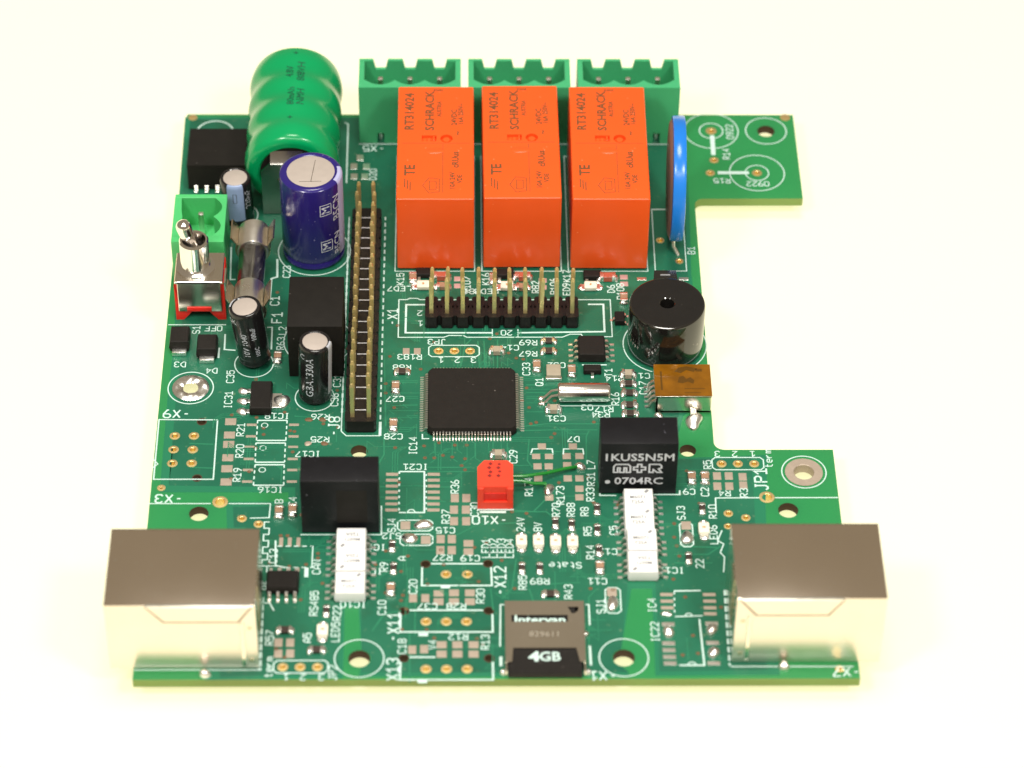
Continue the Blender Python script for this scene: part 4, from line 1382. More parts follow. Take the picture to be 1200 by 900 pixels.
logo_m = [(0, 0), (0, 1.3), (0.35, 1.75), (2.2, 1.75), (2.55, 1.3), (2.55, 0), (1.95, 0), (1.95, 1.0), (1.6, 1.0), (1.6, 0), (0.95, 0), (0.95, 1.0), (0.6, 1.0), (0.6, 0)]
logo_p = [(0.6, 0), (1.2, 0), (1.2, 0.55), (1.8, 0.55), (1.8, 1.15), (1.2, 1.15), (1.2, 1.75), (0.6, 1.75), (0.6, 1.15), (0, 1.15), (0, 0.55), (0.6, 0.55)]
logo_r = [(0, 0), (0, 1.75), (1.5, 1.75), (1.85, 1.45), (1.85, 0.95), (1.4, 0.75), (1.9, 0), (1.2, 0), (0.6, 0.65), (0.6, 0)]
for poly, x in ((logo_m, 2.1), (logo_p, 5.15), (logo_r, 7.55)):
    put('case_print', front_outline(poly, 4.85, x, 0.26), M_CASEINK, dr, smooth=0)
mb = MB()
vs = [(1.25 + 0.42 * math.cos(a * PI / 8), -0.02, 2.75 + 0.42 * math.sin(a * PI / 8)) for a in range(16)]
mb.add(vs, [tuple(range(16))])
put('case_print', mb, M_CASEINK, dr, smooth=0)
for o, w in ((ind, 8.7), (dl, 11.75), (dr, 11.85)):
    pm = MB().box(-0.25, 0.25, -0.15, 0.15, TABLE_Z + 1.0, 0.4).mesh('pin')
    for k in range(4):
        link('pin', pm, M_TIN, o, (1.2 + (w - 2.4) * k / 3, 1.2))

# regulator block in the back corner
rg = put('regulator_block', MB().prism([(0, 0), (9.85, 0), (9.85, 9.7), (0, 9.7)], 0.3, 5.5), M_BLACK, PCB, (1.5, 108.9), label='flat black regulator block in the corner with metal pins')
for k in range(5):
    g = MB().box(-0.35, 0.35, -0.9, 0.3, 0.1, 0.4, 0.05, 1)
    g.box(-0.35, 0.35, -0.12, 0.1, 0.3, 1.1, 0.05, 1)
    put('pin', g, M_TIN, rg, (1.3 + 1.8 * k, -0.05))
put('mould_line', MB().box(0.02, 9.83, -0.06, 0.05, 4.9, 5.1), M_BLACK, rg)

# ------------------------------------------------------------------ long two-row pin header
j8 = bpy.data.objects.new('pin_header', None)
COL.objects.link(j8)
j8.parent = PCB
j8.location = (29.6 * MM, 50.6 * MM, 0)
j8['label'] = 'long black two-row pin header with forty gold pins'
cell = MB().prism([(0.35, 0), (4.55, 0), (4.9, 0.45), (4.9, 2.05), (4.55, 2.5), (0.35, 2.5), (0, 2.05), (0, 0.45)], 0.1, 2.55).mesh('housing_segment')
pin = MB().box(-0.32, 0.32, -0.32, 0.32, TABLE_Z + 0.8, 9.3, 0.0)
pin = MB().prism([(-0.32, -0.32), (0.32, -0.32), (0.32, 0.32), (-0.32, 0.32)], TABLE_Z + 0.8, 8.9)
pin.prism([(-0.32, -0.32), (0.32, -0.32), (0.32, 0.32), (-0.32, 0.32)], 8.9, 9.4, scale_top=0.5)
pin_me = pin.mesh('pin', 20)
bar = MB().box(-0.85, 0.85, -0.09, 0.09, 2.5, 2.62).mesh('moulded_rib')
for k in range(20):
    link('housing_segment', cell, M_HEADER, j8, (0, 2.54 * k))
    link('pin', pin_me, M_PINGOLD, j8, (1.2, 2.54 * k + 1.27))
    link('pin', pin_me, M_PINGOLD, j8, (3.74, 2.54 * k + 1.27))
    if k:
        link('moulded_rib', bar, M_CASEINK, j8, (2.47, 2.54 * k - 0.02))

# ------------------------------------------------------------------ two-row header in front of the relays
x1 = bpy.data.objects.new('pin_header', None)
COL.objects.link(x1)
x1.parent = PCB
x1.location = (41.8 * MM, 74.5 * MM, 0)
x1['label'] = 'short black two-row pin header in front of the relays'
cell = MB().prism([(0.45, 0), (2.05, 0), (2.3, 0.4), (2.3, 2.1), (2.0, 2.54), (2.3, 3.0), (2.3, 4.6), (2.05, 5.0), (0.45, 5.0), (0.2, 4.6), (0.2, 3.0), (0.5, 2.54), (0.2, 2.1), (0.2, 0.4)], 0.1, 2.5).mesh('housing_segment')
bridge = MB().box(-0.25, 0.25, 0.75, 4.3, 0.1, 2.2).mesh('housing_bridge')
for k in range(10):
    link('housing_segment', cell, M_HEADER, x1, (2.54 * k - 0.0, 0))
    if k:
        link('housing_bridge', bridge, M_HEADER, x1, (2.54 * k - 0.02, 0))
    link('pin', pin_me, M_PINGOLD, x1, (2.54 * k + 1.25, 1.27, 0.5))
    link('pin', pin_me, M_PINGOLD, x1, (2.54 * k + 1.25, 3.81, 0.5))

rp_ = random.Random(9)
for o in list(j8.children) + list(x1.children):
    if o.name.startswith('pin'):
        o.rotation_euler = (rp_.gauss(0, 0.008), rp_.gauss(0, 0.010), 0)

# ------------------------------------------------------------------ blue disc varistor, standing on edge
vr = MB()
R_ = 10.4
vr.lathe([(0, -1.1), (R_ - 0.6, -1.1), (R_ - 0.12, -1.0), (R_, -0.75), (R_, 0.75), (R_ - 0.12, 1.0), (R_ - 0.7, 1.1), (0, 1.1)], (0, 0, 0), 'x', 56)
va_ = put('disc_varistor', vr, M_VAR, PCB, (83.55, 97.3, 12.6), -1.5, label='bright blue disc varistor standing on edge beside the relays')
put('grey_face', MB().lathe([(0, -1.4), (R_ - 1.1, -1.4), (R_ - 0.6, -1.12)], (0, 0, 0), 'x', 48), M_VARFACE, va_)
put('lead', MB().tube([(-0.3, -3.7, -9.0), (-0.2, -4.2, -11.2), (0.6, -5.0, -12.4), (0.7, -5.1, -15.0)], 0.32, 8), M_TIN, va_)
put('lead', MB().tube([(0.0, 3.7, -9.0), (0.0, 3.9, -11.2), (-0.4, 4.2, -12.4), (-0.4, 4.2, -15.0)], 0.32, 8), M_TIN, va_)

# ------------------------------------------------------------------ buzzer
bzr = MB()
bzr.lathe([(0, 0.2), (5.9, 0.2), (6.12, 0.5), (6.12, 8.85), (5.98, 9.12), (5.75, 9.22), (1.3, 9.22), (1.15, 9.1), (1.1, 8.9), (1.1, 6.2), (0, 6.1)], n=64)
bu_ = put('buzzer', bzr, M_BUZZ, PCB, (80.85, 70.7), label='round black buzzer with a sound hole in its top')
put('sound_plate', MB().lathe([(1.32, 9.2), (1.34, 9.24), (5.70, 9.24), (5.75, 9.2)], n=64), M_BLACK, bu_)
put('index_tab', MB().prism([(-2.0, 5.4), (2.0, 5.4), (1.75, 8.0), (-1.75, 8.0)], 4.0, 9.0), M_BUZZ, bu_)
put('index_rib', MB().box(-0.8, 0.8, 6.7, 7.0, 8.95, 9.12, 0.04, 1), M_GREYINK, bu_)
for x in (-3.8, 3.8):
    put('pin', MB().tube([(x, 0, TABLE_Z + 1), (x, 0, 0.4)], 0.35, 8), M_TIN, bu_)

# ------------------------------------------------------------------ USB socket under amber tape
us = MB()
us.box(0, 8.9, 0, 7.2, 0.15, 0.6)
us.box(0, 8.9, 0, 0.4, 0.15, 3.7, 0.1, 1)
us.box(0, 8.9, 6.8, 7.2, 0.15, 3.7, 0.1, 1)
us.box(0, 8.9, 0, 7.2, 3.35, 3.75, 0.15, 2)
us.box(0, 0.5, 0, 7.2, 0.2, 3.6, 0.1, 1)
usb = put('usb_socket', us, M_NICKEL, PCB, (78.5, 54.9), label='small metal USB socket covered with amber tape at the board edge')
put('amber_tape', MB().box(-0.05, 8.95, 0.1, 7.25, 3.76, 3.84, 0.03, 1), M_KAPTON, usb)
mk = MB()  # dark print, and the buzzer's dark reflection painted on as blobs
mk.prism([(3.6, 3.1), (4.4, 2.9), (5.2, 3.3), (6.1, 2.8), (6.3, 3.6), (5.7, 4.3), (5.0, 3.9), (4.6, 4.6), (3.9, 4.4)], 3.842, 3.85)
mk.prism([(3.2, 5.6), (4.2, 5.2), (5.1, 5.9), (6.3, 5.5), (6.9, 6.3), (5.2, 6.8), (3.9, 6.5)], 3.842, 3.85)
mk.box(4.6, 7.9, 1.6, 1.75, 3.842, 3.85)
mk.box(4.6, 7.2, 0.7, 0.85, 3.842, 3.85)
mk.box(6.6, 7.6, 5.6, 6.2, 3.842, 3.85)
mk.box(0.9, 1.2, 1.4, 5.6, 3.842, 3.85)
put('tape_mark', mk, mat('tape_print_and_reflection', (0.10, 0.045, 0.006), 0.2), usb, smooth=0)
put('contact_insert', MB().box(0.6, 7.2, 2.2, 5.0, 1.6, 2.4), M_BLACK, usb)
for k in range(5):
    put('contact', MB().tube([(0.1, 1.4 + 1.1 * k, 1.6), (-0.5, 1.4 + 1.1 * k, 1.2), (-0.9, 1.4 + 1.1 * k, 0.2), (-1.5, 1.4 + 1.1 * k, 0.12)], 0.22, 6), M_TIN, usb)
sd_ = MB()
sd_.blob((6.1, -2.0, 0.03), 1.45, 1.7, 1.0, 2, 18, 6, 0.16)
put('solder_fillet', sd_, M_SOLDER, usb)
put('solder_fillet', MB().blob((0.6, -1.0, 0.03), 0.9, 0.6, 0.9, 5, 14, 5, 0.14), M_SOLDER, usb)
put('mount_tab', MB().box(5.6, 6.6, -2.0, 0.2, 0.1, 0.6, 0.08, 1), M_TIN, usb)
put('mount_tab', MB().box(5.6, 6.6, 7.0, 8.6, 0.1, 0.6, 0.08, 1), M_TIN, usb)

# ------------------------------------------------------------------ watch-type crystal lying down
cr = MB()
cr.lathe([(0, 0), (1.35, 0.0), (1.55, 0.25), (1.55, 7.9), (1.35, 8.25), (0, 8.3)], (0, 0, 1.75), 'x', 32)
cry = put('quartz_crystal', cr, M_CAN, PCB, (63.2, 57.9), label='silver can quartz crystal lying on its side')
for dy in (-0.6, 0.6):
    put('lead', MB().tube([(0.1, dy, 1.75), (-1.0, dy, 1.5), (-1.9, dy - 0.2, 0.5), (-2.6, dy - 0.4, 0.15)], 0.2, 6), M_TIN, cry)
    put('solder_fillet', MB().blob((-2.6, dy - 0.4, 0.03), 0.6, 0.5, 0.5, int(dy * 10) + 9), M_SOLDER, cry)


# ------------------------------------------------------------------ gull-wing leaded chips
def gull(w, shoulder, reach, foot):
    """lead leaving the body toward -y from y = 0"""
    t = 0.14
    top = [(0.05, shoulder), (-reach * 0.28, shoulder), (-reach * 0.55, 0.16), (-reach, 0.14)]
    bot = [(-reach, 0.0), (-reach * 0.62, 0.0), (-reach * 0.36, shoulder - t), (0.05, shoulder - t)]
    return MB().prism(top + bot, -w / 2, w / 2, 'x').mesh('pin', 30)


def chip_body(w, d, h, slope=0.25, lift=0.12):
    mb = MB()
    zs = [(lift, slope), (h * 0.5, 0.0), (h - 0.06, slope), (h, slope + 0.08)]
    vs, fs = [], []
    for z, s in zs:
        vs += [(-w / 2 + s, -d / 2 + s, z), (w / 2 - s, -d / 2 + s, z), (w / 2 - s, d / 2 - s, z), (-w / 2 + s, d / 2 - s, z)]
    for k in range(len(zs) - 1):
        for i in range(4):
            fs.append((4 * k + i, 4 * k + (i + 1) % 4, 4 * k + 4 + (i + 1) % 4, 4 * k + 4 + i))
    fs.append((3, 2, 1, 0))
    q = 4 * (len(zs) - 1)
    fs.append((q, q + 1, q + 2, q + 3))
    return mb.add(vs, fs)


# the 100-pin controller
qc = (49.55, 56.95)
c_ = 0.55
ql = [(-7 + c_, -7), (7 - c_, -7), (7, -7 + c_), (7, 7 - c_), (7 - c_, 7), (-7 + c_, 7), (-7, 7 - c_), (-7, -7 + c_)]
qb = MB().prism(ql, 0.15, 0.85, scale_top=1.0)
qb.prism(ql, 0.8, 1.5, scale_top=0.968)
qf = put('microcontroller', qb, M_CHIP, PCB, qc, label='large square black microcontroller with pins on all four sides')
gm = gull(0.22, 0.9, 1.25, 0.6)
for k in range(25):
    t = -6.0 + 0.5 * k
    link('pin', gm, M_TIN, qf, (t, -6.98), 0)
    link('pin', gm, M_TIN, qf, (6.98, t), 90)
    link('pin', gm, M_TIN, qf, (t, 6.98), 180)
    link('pin', gm, M_TIN, qf, (-6.98, t), -90)
for x, y, r in ((-5.0, -5.0, 0.75), (5.2, 5.2, 0.75)):
    put('ejector_dimple', MB().lathe([(r, 1.502), (r - 0.12, 1.515), (r - 0.2, 1.503)], (x, y, 0), n=24), M_CHIP, qf)

def so_chip(name, c, w, d, h, n, side, pitch, reach, pw, label, m=None):
    """side 'x': pins on the left and right; 'y': pins front and back"""
    o = put(name, chip_body(w, d, h), m or M_CHIP, PCB, c, label=label)
    g = gull(pw, h * 0.55, reach, 0.5)
    for k in range(n):
        t = (k - (n - 1) / 2) * pitch
        if side == 'x':
            link('pin', g, M_TIN, o, (-w / 2 + 0.05, t), -90)
            link('pin', g, M_TIN, o, (w / 2 - 0.05, t), 90)
        else:
            link('pin', g, M_TIN, o, (t, -d / 2 + 0.05), 0)
            link('pin', g, M_TIN, o, (t, d / 2 - 0.05), 180)
    return o


so_chip('driver_chip', (68.89, 68.69), 4.5, 4.9, 1.9, 4, 'x', 1.27, 1.5, 0.45, 'small eight-pin black chip between the header and the buzzer')
so_chip('transceiver_chip', (21.15, 18.35), 4.9, 3.9, 1.6, 4, 'y', 1.27, 1.6, 0.45, 'eight-pin black transceiver chip beside the RS485 print')

# white optocouplers in two rows
def opto(c, label, flip):
    o = put('optocoupler', chip_body(4.7, 4.55, 2.1, 0.18), M_WHITE, PCB, c, label=label)
    g = gull(0.45, 1.1, 1.5, 0.5)
    for k in range(3):
        t = (k - 1) * 1.27 - 0.15
        link('pin', g, M_TIN, o, (-2.28, t), -90)
        link('pin', g, M_TIN, o, (2.28, t), 90)
    s = -1 if flip else 1
    a = 180 if flip else 0
    for txt, y in (('M6071', 0.3), ('T25A', -0.75)):
        mb = MB()
        text_flat(mb, txt, 0.62, -0.2 * s, y * s, 2.112, a, 1.0, 0.02)
        put('grey_marking', mb, M_GREYINK, o, smooth=0)
    mb = MB().strip([(1.0 * s, 1.25 * s), (1.5 * s, 1.75 * s)], 0.42, 2.112)
    put('grey_marking', mb, M_GREYINK, o, smooth=0)
    return o


opto((31.21, 26.14), 'white optocoupler touching the plain black converter module', True)
opto((31.26, 21.78), 'white optocoupler in the middle of the row of three', True)
opto((31.28, 17.13), 'white optocoupler at the free end of the row of three', False)
opto((75.05, 34.36), 'white optocoupler touching the black converter module printed 1KUS5N5M', False)
opto((75.01, 30.14), 'white optocoupler second from the black converter module printed 1KUS5N5M', False)
opto((75.22, 25.89), 'white optocoupler third from the black converter module printed 1KUS5N5M', False)
opto((75.15, 21.27), 'white optocoupler at the free end of the row of four', True)

# regulator with tab
so = put('voltage_regulator', chip_body(3.5, 6.5, 1.75, 0.2), M_CHIP, PCB, (16.17, 57.49), label='black three-legged voltage regulator with wide soldered tab')
for dy in (-2.3, 0, 2.3):
    put('pin', MB().box(-3.3, -1.6, dy - 0.4, dy + 0.4, 0.05, 0.4, 0.08, 1), M_TIN, so)
    put('solder_fillet', MB().blob((-2.9, dy, 0.03), 1.0, 0.75, 0.55, int(dy * 10) + 40), M_SOLDER, so)
put('tab', MB().box(1.6, 3.3, -1.6, 1.6, 0.05, 0.45, 0.08, 1), M_TIN, so)
put('solder_fillet', MB().blob((3.2, 0, 0.03), 1.35, 1.6, 0.75, 8, 16, 6, 0.12), M_SOLDER, so)


def diode(c, label, w, d):
    o = put('rectifier_diode', chip_body(w, d, 2.3, 0.22, 0.2), M_CHIP, PCB, c, label=label)
    for s in (-1, 1):
        put('terminal', MB().box(-w * 0.36, w * 0.36, s * d / 2 - 0.9, s * d / 2 + 0.9, 0.03, 0.9, 0.25, 2), M_SOLDER, o)
    return o


diode((2.50, 70.85), 'black rectifier diode at the board edge below the toggle switch', 3.3, 4.1)
diode((7.00, 69.05), 'black rectifier diode beside the leaning capacitor', 3.4, 3.9)


# ------------------------------------------------------------------ red ribbon-cable connector and its repair wires
rc = MB()
rc.prism([(0, 0), (5.45, 0), (5.45, 5.2), (4.6, 6.0), (1.0, 6.0), (0, 4.6)], 0.12, 1.6)
rc.box(0, 0.95, 0.02, 4.0, 1.5, 4.55, 0.08, 1)
rc.box(4.5, 5.45, 0.02, 4.0, 1.5, 4.55, 0.08, 1)
rc.prism([(0.02, 0.4), (5.43, 0.4), (5.45, 5.2), (4.6, 6.0), (1.0, 6.0), (0, 4.6)], 1.55, 4.6)
con = put('ribbon_connector', rc, M_REDCON, PCB, (50.35, 34.05), label='small bright red ribbon connector with eight contact holes')
hm = MB().prism(circle(0, 0, 0.26, 10), 4.5, 4.615).mesh('contact_hole')
hd = MB().prism(circle(0, 0, 0.40, 4), 4.5, 4.612).mesh('contact_hole')
for i, (x, y) in enumerate([(2.0, 5.3), (3.35, 5.2), (1.8, 4.45), (3.2, 4.45), (2.0, 3.55), (3.4, 3.65), (1.85, 2.75), (3.2, 2.75)]):
    link('contact_hole', hm if i in (1, 5) else hd, M_REDDARK, con, (x, y))
put('latch_recess', MB().box(1.0, 4.45, 0.3, 0.45, 1.62, 3.2, 0.05, 1), M_RED, con)
wa, wb_ = (66.38, 42.96), (61.37, 38.56)
w1 = put('repair_wire', MB().tube([(55.2, 39.0, 2.2), (57.5, 39.2, 2.0), (61.0, 40.6, 1.2), (64.0, 42.0, 0.8), (wa[0] - 0.6, wa[1] - 0.3, 0.5)], 0.27, 10), M_WIRE, PCB, label='longer green repair wire leaving the red connector')
put('stripped_end', MB().tube([(wa[0] - 0.8, wa[1] - 0.4, 0.5), (wa[0] + 0.2, wa[1], 0.35)], 0.2, 6), M_TIN, w1)
put('solder_joint', MB().blob((wa[0], wa[1], 0.05), 0.95, 0.85, 0.75, 12, 14, 6, 0.12), M_SOLDER, w1)
w2 = put('repair_wire', MB().tube([(55.2, 38.2, 2.0), (57.0, 38.4, 1.8), (59.0, 38.5, 1.1), (wb_[0] - 0.4, wb_[1] + 0.4, 0.6)], 0.27, 10), M_WIRE, PCB, label='shorter green repair wire leaving the red connector')
put('solder_joint', MB().blob((wb_[0], wb_[1] - 0.6, 0.05), 0.9, 1.25, 0.8, 15, 14, 6, 0.12), M_SOLDER, w2)


# ------------------------------------------------------------------ chip resistors, chip capacitors and LEDs
def chip_meshes(L, W, H, m_body, top=None):
    e = L * 0.24
    body = MB().box(-L / 2 + e * 0.8, L / 2 - e * 0.8, -W / 2 + 0.03, W / 2 - 0.03, 0.12, H, 0.06, 1).mesh('chip')
    end = MB()
    end.box(L / 2 - e, L / 2, -W / 2, W / 2, 0.10, H + 0.03, 0.10, 2)
    end.blob((L / 2 + 0.02, 0, 0.05), 0.52, W * 0.62, H * 0.72, 6, 12, 5, 0.08)
    return body, end.mesh('terminal'), m_body


RES = chip_meshes(2.0, 1.25, 0.60, M_RESB)
RES6 = chip_meshes(1.7, 0.95, 0.55, M_RESB)
MLC = chip_meshes(2.0, 1.25, 0.95, M_MLCC)
MLG = chip_meshes(2.0, 1.35, 1.10, M_MLCCG)
MEL = chip_meshes(2.6, 1.3, 1.2, M_MELF)


def chip_part(name, proto, p, rz, label=None):
    o = link(name, proto[0], proto[2], PCB, p, rz, label)
    link('terminal', proto[1], M_SOLDER, o, (0, 0), 0)
    link('terminal', proto[1], M_SOLDER, o, (0, 0), 180)
    return o


for p in ((68.71, 33.92), (68.61, 29.59), (68.74, 25.29), (84.87, 33.99), (37.37, 26.22), (37.63, 21.68), (27.81, 13.14), (62.26, 30.97), (64.73, 30.61), (57.00, 21.65), (59.68, 21.64), (82.25, 23.69)):
    chip_part('chip_resistor', RES6, p, 90)
for p in ((61.17, 16.39), (21.82, 9.29), (26.60, 5.46), (38.41, 64.15), (62.05, 71.29), (62.00, 68.89), (74.60, 61.39), (74.66, 59.25), (74.59, 56.54), (74.61, 54.62)):
    chip_part('chip_resistor', RES, p, 0)
for p in ((68.75, 21.63), (37.31, 17.29), (83.59, 40.36), (85.64, 40.36), (19.96, 33.18), (22.03, 33.54), (37.41, 60.44), (37.18, 51.98), (60.00, 65.32), (18.37, 67.31), (65.60, 64.14), (74.60, 81.26)):
    chip_part('chip_capacitor', MLC, p, 90)
for p in ((53.59, 68.69), (53.65, 45.30), (74.61, 63.25), (62.48, 55.30)):
    chip_part('chip_capacitor', MLG, p, 0)
for p in ((39.91, 86.24), (53.18, 86.04)):
    chip_part('chip_capacitor', MLC, p, 90)
for p in ((44.57, 86.45), (58.05, 86.35), (72.10, 86.25)):
    chip_part('glass_diode', MEL, p, 0)
for p in ((44.86, 84.16), (57.94, 83.95)):
    chip_part('chip_capacitor', MLC, p, 0)
put('resonator', MB().box(-1.15, 1.15, -1.3, 1.3, 0.1, 1.3, 0.12, 2), M_MLCCG, PCB, (62.65, 63.55), label='small tan ceramic resonator block behind the silver crystal')
put('terminal', MB().box(-1.3, 1.3, -1.5, -0.9, 0.08, 0.7, 0.15, 2), M_SOLDER, bpy.data.objects['resonator'])


def led(p, rz=90):
    o = put('led', MB().box(-1.05, 1.05, -0.85, 0.85, 0.15, 0.95, 0.22, 2), M_LED, PCB, p, rz)
    put('lens_die', MB().box(-0.16, 0.16, -0.25, 0.25, 0.93, 0.97), M_LEDCHIP, o)
    for s in (-1, 1):
        put('terminal', MB().box(s * 1.3 - 0.5, s * 1.3 + 0.5, -0.72, 0.72, 0.05, 0.42, 0.1, 1).blob((s * 1.7, 0, 0.05), 0.4, 0.7, 0.45, 3), M_SOLDER, o)
    return o


for p in ((56.99, 26.90), (59.58, 26.89), (62.17, 26.71), (64.76, 26.71), (84.86, 29.42), (27.37, 8.95)):
    led(p, 90)
for p in ((41.62, 84.37), (55.41, 84.16), (69.21, 84.16)):
    led(p, 0)


def sot(p, rz, label=None, w=2.9, d=1.6):
    o = put('transistor', chip_body(w, d, 1.1, 0.12), M_CHIP, PCB, p, rz, label)
    g = gull(0.45, 0.6, 0.75, 0.3)
    link('pin', g, M_TIN, o, (-0.95, -d / 2 + 0.05), 0)
    link('pin', g, M_TIN, o, (0.95, -d / 2 + 0.05), 0)
    link('pin', g, M_TIN, o, (0, d / 2 - 0.05), 180)
    return o


for p in ((41.88, 87.29), (55.16, 87.08), (69.58, 86.77)):
    sot(p, 0, None, 3.0, 1.9)
sot((68.89, 64.33), 180, 'small black transistor between the eight-pin chip and the silver crystal')
sot((73.72, 76.34), 90, 'small black transistor beside the buzzer', 2.6, 1.7)
# solder jumpers: one tinned pad, one bridged with a mound
for a, b in (((39.32, 30.65), (42.05, 30.64)), ((42.47, 27.63), (40.00, 27.81)), ((82.22, 30.58), (82.21, 27.92)), ((70.39, 16.97), (70.43, 14.58))):
    dx, dy = abs(a[0] - b[0]), abs(a[1] - b[1])
    pad(a, 1.5, 1.7)
    put('solder_mound', MB().blob((0, 0, 0.03), 1.4 if dx > dy else 1.0, 1.0 if dx > dy else 1.5, 0.75, int(a[0]), 16, 6, 0.09), M_SOLDER, board, b)
for k, p in enumerate(((78.44, 8.83), (84.91, 9.32), (84.90, 4.83), (78.36, 12.53))):
    put('solder_mound', MB().blob((0, 0, 0.05), 0.95, 1.1 if k < 3 else 0.5, 0.9 if k < 3 else 0.4, 30 + k, 16, 6, 0.08), M_SOLDER, board, p)
for p in ((10.47, 0.92), (95.07, 2.18)):
    put('solder_mound', MB().blob((0, 0, 0.0), 0.95, 0.75, 1.0, int(p[0]), 16, 6, 0.10), M_SOLDER, board, p)
for k, p in enumerate(((23.83, 53.52), (25.99, 53.51), (23.88, 48.22), (26.42, 48.22))):
    put('burnt_pad', MB().blob((0, 0, 0.04), 0.6, 0.5, 0.14, 60 + k), M_PAD if k == 2 else M_VIA, board, p)


# ------------------------------------------------------------------ memory card in its socket
sx, sy, SW = 54.3, -0.15, 11.75
cover = [(0, 2.2), (0.95, 2.2), (1.15, 4.9), (10.4, 4.9), (10.9, 2.2), (SW, 2.2), (SW, 14.1), (0, 14.1)]
slot = rect(0.95, 10.0, 9.3, 11.3)
win = [(9.3, 12.9), (10.9, 12.9), (10.9, 12.2), (10.3, 11.6), (9.9, 11.6)]
soc = put('card_socket', filled([cover, slot, win], 1.32, 1.50), M_NICKEL, PCB, (sx, sy), label='flat metal memory card socket at the board edge')
put('side_rail', MB().box(0, 0.25, 0.6, 14.1, 0.06, 1.32), M_NICKEL, soc)
put('side_rail', MB().box(SW - 0.25, SW, 0.6, 14.1, 0.06, 1.32), M_NICKEL, soc)
put('rear_frame', MB().box(0.25, SW - 0.25, 13.2, 14.05, 0.06, 1.3), M_BLACK, soc)
put('contact_floor', MB().box(0.25, SW - 0.25, 3.2, 13.2, 0.06, 0.30), M_BLACK, soc)
mb = MB()
text_flat(mb, '829611', 0.95, 5.7, 7.6, 1.507, 0, 1.15)
put('stamped_number', mb, mat('stamp_pale', (0.85, 0.80, 0.70), 0.35, metal=1.0), soc, smooth=0)
for x, y in ((-0.3, 1.3), (SW + 0.3, 1.3), (SW + 0.2, 8.6)):
    put('solder_fillet', MB().blob((x, y, 0.03), 0.55, 0.6, 0.65, int(10 * x + y), 14, 5, 0.1), M_SOLDER, soc)
card = put('memory_card', MB().prism([(0.45, 0.15), (11.2, 0.15), (11.2, 9.5), (10.4, 10.6), (10.4, 13.1), (0.45, 13.1)], 0.34, 1.20), M_CHIP, None, (sx, sy))
card['label'] = 'black memory card printed 4GB pushed into the metal socket'
card['category'] = 'memory card'
for s, h, x, y, wide, bold in (('4', 1.7, 4.2, 3.5, 1.25, 0.05), ('GB', 1.7, 6.55, 3.5, 1.0, 0.02), ('Intervan', 1.35, 5.2, 10.65, 1.2, 0.03)):
    mb = MB()
    text_flat(mb, s, h, x, y, 1.215, 0, wide, bold)
    put('white_print', mb, M_SILK, card, smooth=0)
put('finger_ridge', MB().box(0.7, 10.9, 0.2, 0.7, 1.15, 1.30, 0.05, 1), M_CHIP, card)


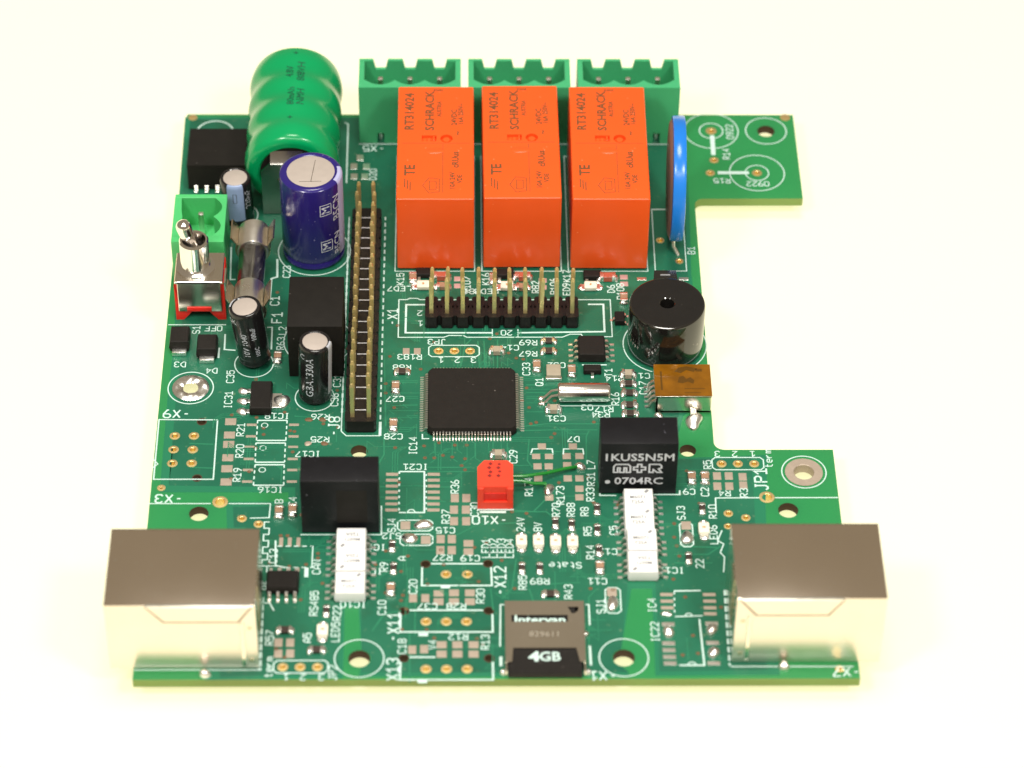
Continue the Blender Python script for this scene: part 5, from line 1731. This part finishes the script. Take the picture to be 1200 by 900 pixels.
# ------------------------------------------------------------------ shielded network jacks, openings facing off the board
def jack(x0, y0, W, D, H, side, label):
    """side -1: opening at the left end, +1: at the right end"""
    mb = MB()
    mb.box(0, W, D - 0.35, D, 0.10, H, 0.14, 2)
    mb.box(0.01, W - 0.01, 0.02, D - 0.02, H - 0.4, H, 0.14, 2)
    e = (W - 0.35, W) if side < 0 else (0, 0.35)
    mb.box(e[0], e[1], 0.03, D - 0.03, 0.1, H - 0.02, 0.12, 1)
    o = put('network_jack', mb, M_JACK, PCB, (x0, y0), label=label)
    put('front_plate', MB().box(0, W, 0, 0.35, 0.10, H - 0.05, 0.12, 2), M_JACKSIDE, o)
    ins = MB()
    a, b = (0.7, W - 0.5) if side < 0 else (0.5, W - 0.7)
    ins.box(a, b, 0.4, D - 0.4, 0.12, 1.6)
    ins.box(a, b, 0.4, 2.0, 1.6, H - 0.5)
    ins.box(a, b, D - 2.0, D - 0.4, 1.6, H - 0.5)
    ins.box(a, b, 2.0, D - 2.0, H - 2.0, H - 0.5)
    m0, m1 = (W - 5, W - 0.5) if side < 0 else (0.5, 5)
    ins.box(m0, m1, 2.0, D - 2.0, 1.6, H - 2.0)
    put('socket_insert', ins, M_BLACK, o)
    for k in range(8):
        y = D / 2 + (k - 3.5) * 1.02
        xe = 2.5 if side < 0 else W - 2.5
        xi = W - 5.2 if side < 0 else 5.2
        put('contact', MB().tube([(xi, y, H - 3.0), (xe, y, H - 5.5)], 0.2, 6), M_GOLD, o)
    f0 = 6.0 if side < 0 else 0.6
    f1 = W - 0.6 if side < 0 else W - 6.3
    put('folded_flap', MB().prism([(f0, H - 0.05), (f1, H - 0.05), (f1 - 2.1, H - 3.3), (f0 + 2.5, H - 3.3)], -0.16, -0.03, 'y'), M_JACKSIDE, o)
    g_ = MB().strip([(f0 - 0.1, H - 0.15), (f0 + 2.4, H - 3.52), (f1 - 2.0, H - 3.52), (f1 + 0.1, H - 0.15)], 0.34, 0)  # dark strip whose colour stands in for the shade along the flap edges
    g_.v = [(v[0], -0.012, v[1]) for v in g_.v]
    put('flap_shadow_line', g_, mat('painted_shield_shadow', (0.16, 0.10, 0.05), 0.6), o, smooth=0)
    put('fold_bead', MB().box(f0, f1, -0.26, 0.25, H - 0.22, H + 0.10, 0.1, 2), M_TIN, o)
    tx = W - 2.1 if side < 0 else 2.1
    put('shield_bead', MB().box(tx - 0.35, tx + 0.35, -0.12, 0.05, 0.6, H - 3.6, 0.06, 1), M_JACK, o)
    tx = W - 1.0 if side < 0 else 1.1
    for z in (H - 4.8, 2.0):
        put('stamped_mark', MB().box(tx - 0.35, tx + 0.35, -0.05, 0.02, z - 0.35, z + 0.35, 0.02, 1), M_BRASSY, o)
    ex = W + 0.02 if side < 0 else -0.14
    put('grounding_spring', MB().box(ex, ex + 0.12, 4.5, 8.0, 3.0, H - 1.0, 0.04, 1), M_BRASSY, o)
    for x in (4.0, W - 5.0):
        put('ground_post', MB().box(x, x + 0.9, D / 2 - 0.2, D / 2 + 0.2, TABLE_Z, 0.3), M_TIN, o)
    return o


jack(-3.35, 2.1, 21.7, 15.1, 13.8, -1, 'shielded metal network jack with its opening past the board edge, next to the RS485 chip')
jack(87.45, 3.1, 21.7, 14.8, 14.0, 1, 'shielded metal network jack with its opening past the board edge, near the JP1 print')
